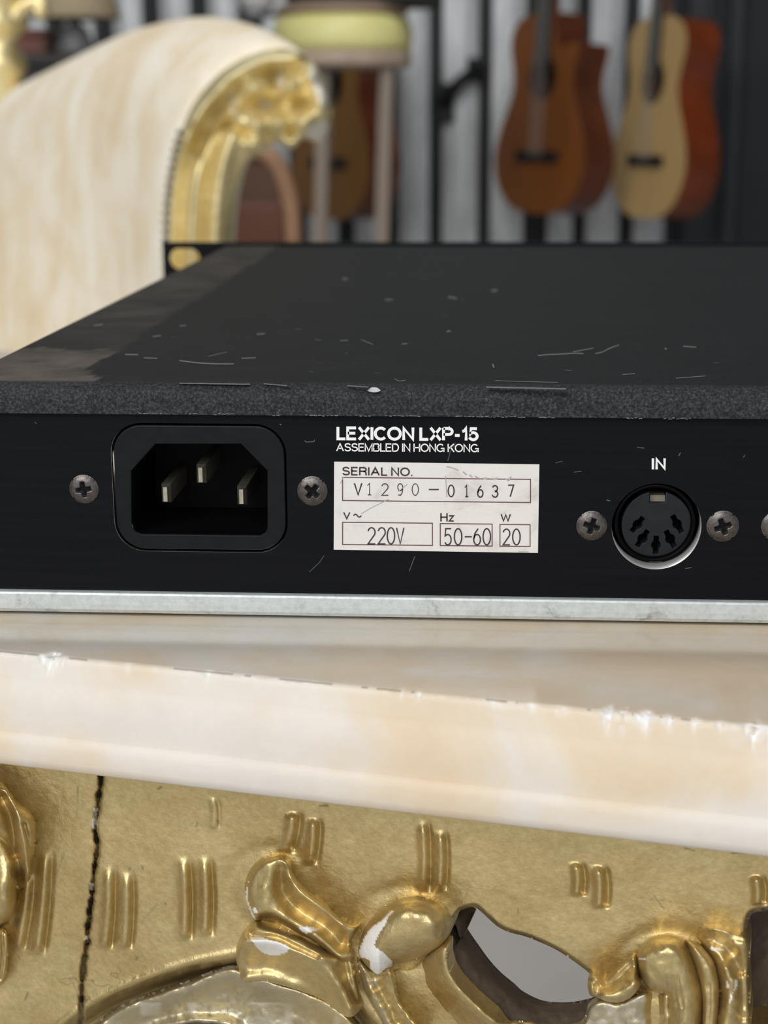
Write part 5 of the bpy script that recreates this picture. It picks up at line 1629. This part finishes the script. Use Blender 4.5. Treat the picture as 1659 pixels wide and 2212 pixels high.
CEDAR = simple('cedar_top', (0.24, 0.080, 0.018), 0.3, 0, 14, 0.2, stretch=(3, 3, .2))
SPRUCE = simple('spruce_top', (0.66, 0.45, 0.19), 0.3, 0, 14, 0.1, stretch=(3, 3, .2))
HONEY = simple('honey_top', (0.26, 0.12, 0.028), 0.3, 0, 14, 0.15, stretch=(3, 3, .2))
MAHO = simple('mahogany_side', (0.19, 0.038, 0.010), 0.25, 0, 8, 0.35)
MAHO2 = simple('dark_mahogany_side', (0.12, 0.032, 0.014), 0.28, 0, 8, 0.35)
NECK = simple('neck_mahogany', (0.13, 0.05, 0.025), 0.4, 0, 10, 0.2)
GY = 3.55
gl = 400.0 / FPX * (GY - CAM[1]) * 1.01
make_guitar('guitar', 'reddish-brown cutaway guitar hanging on the striped wall, left of the pale-topped guitar', 1188, 462, GY, math.radians(-54), gl, CEDAR, MAHO2, NECK, True, 'guitars on the back wall')
make_guitar('guitar', 'pale spruce-topped guitar with orange-red sides, rightmost on the striped wall', 1424, 472, GY, math.radians(-66), gl, SPRUCE, MAHO, NECK, False, 'guitars on the back wall')
make_guitar('guitar', 'honey-brown guitar hanging behind the yellow stool', 742, 474, GY + .02, math.radians(-52), gl, HONEY, MAHO2, NECK, False, 'guitars on the back wall')

# ------------------------------------------------------------------ far left: cabinet with a lamp and a box
KY = 2.3
CABW = simple('black_brown_cabinet', (0.018, 0.014, 0.012), 0.5, 0, 8, 0.3)
ka = on_y(-260, 118, KY); kb = on_y(235, 118, KY)
kz = ka[2]
cab = thing('cabinet', 'dark wooden cabinet against the far left, under the tan lamp', 'cabinet', ((ka[0] + kb[0]) / 2, KY + .2, 0))
link('body', box_mesh('body', (ka[0], KY, 0.04), (kb[0], KY + .4, kz - .02), 0.004), CABW, cab)
link('top', box_mesh('top', (ka[0] - .01, KY - .012, kz - .0195), (kb[0] + .01, KY + .41, kz), 0.004), CABW, cab)
link('plinth', box_mesh('plinth', (ka[0] + .02, KY + .02, 0), (kb[0] - .02, KY + .39, 0.0395)), CABW, cab)
for a in (ka[0] + .01, (ka[0] + kb[0]) / 2 + .003):
    d_ = link('door', box_mesh('door', (a, KY - .012, .08), (a + (kb[0] - ka[0]) / 2 - .013, KY - .0005, kz - .04), 0.003), CABW, cab)
TANS = simple('tan_shade', (0.42, 0.34, 0.22), 0.8)
GREYB = simple('grey_ceramic', (0.20, 0.20, 0.21), 0.35)
lc = on_y(165, 100, KY + .12)
lamp = thing('table_lamp', 'table lamp with a tan shade and grey ceramic base on the dark cabinet', 'lamp', (lc[0], KY + .12, kz))
k_ = (KY + .12) / FPX
local('lamp_base', lathe_mesh('lamp_base', [(0.030, 0.0), (0.034, 0.01), (0.026, 0.03), (0.020, 0.045), (0.008, 0.055), (0.006, 0.075)], 24), GREYB, lamp, True)
local('lamp_shade', lathe_mesh('lamp_shade', [(0.075, 0.06), (0.076, 0.062), (0.050, 0.165), (0.048, 0.165)], 32), TANS, lamp, True)
REDW = simple('red_brown_box', (0.16, 0.045, 0.025), 0.45, 0, 20, .3)
ra = on_y(22, 118, KY + .1); rb = on_y(100, 118, KY + .1); rz_ = on_y(60, 62, KY + .1)[2]
rbx = thing('wooden_box', 'small red-brown wooden box on the dark cabinet, left of the lamp', 'box', ((ra[0] + rb[0]) / 2, KY + .14, kz))
link('body', box_mesh('body', (ra[0], KY + .1, kz + .0005), (rb[0], KY + .2, kz + (rz_ - kz) * .7), 0.003), REDW, rbx)
link('lid', box_mesh('lid', (ra[0] - .002, KY + .098, kz + (rz_ - kz) * .705), (rb[0] + .002, KY + .202, rz_), 0.004), REDW, rbx)
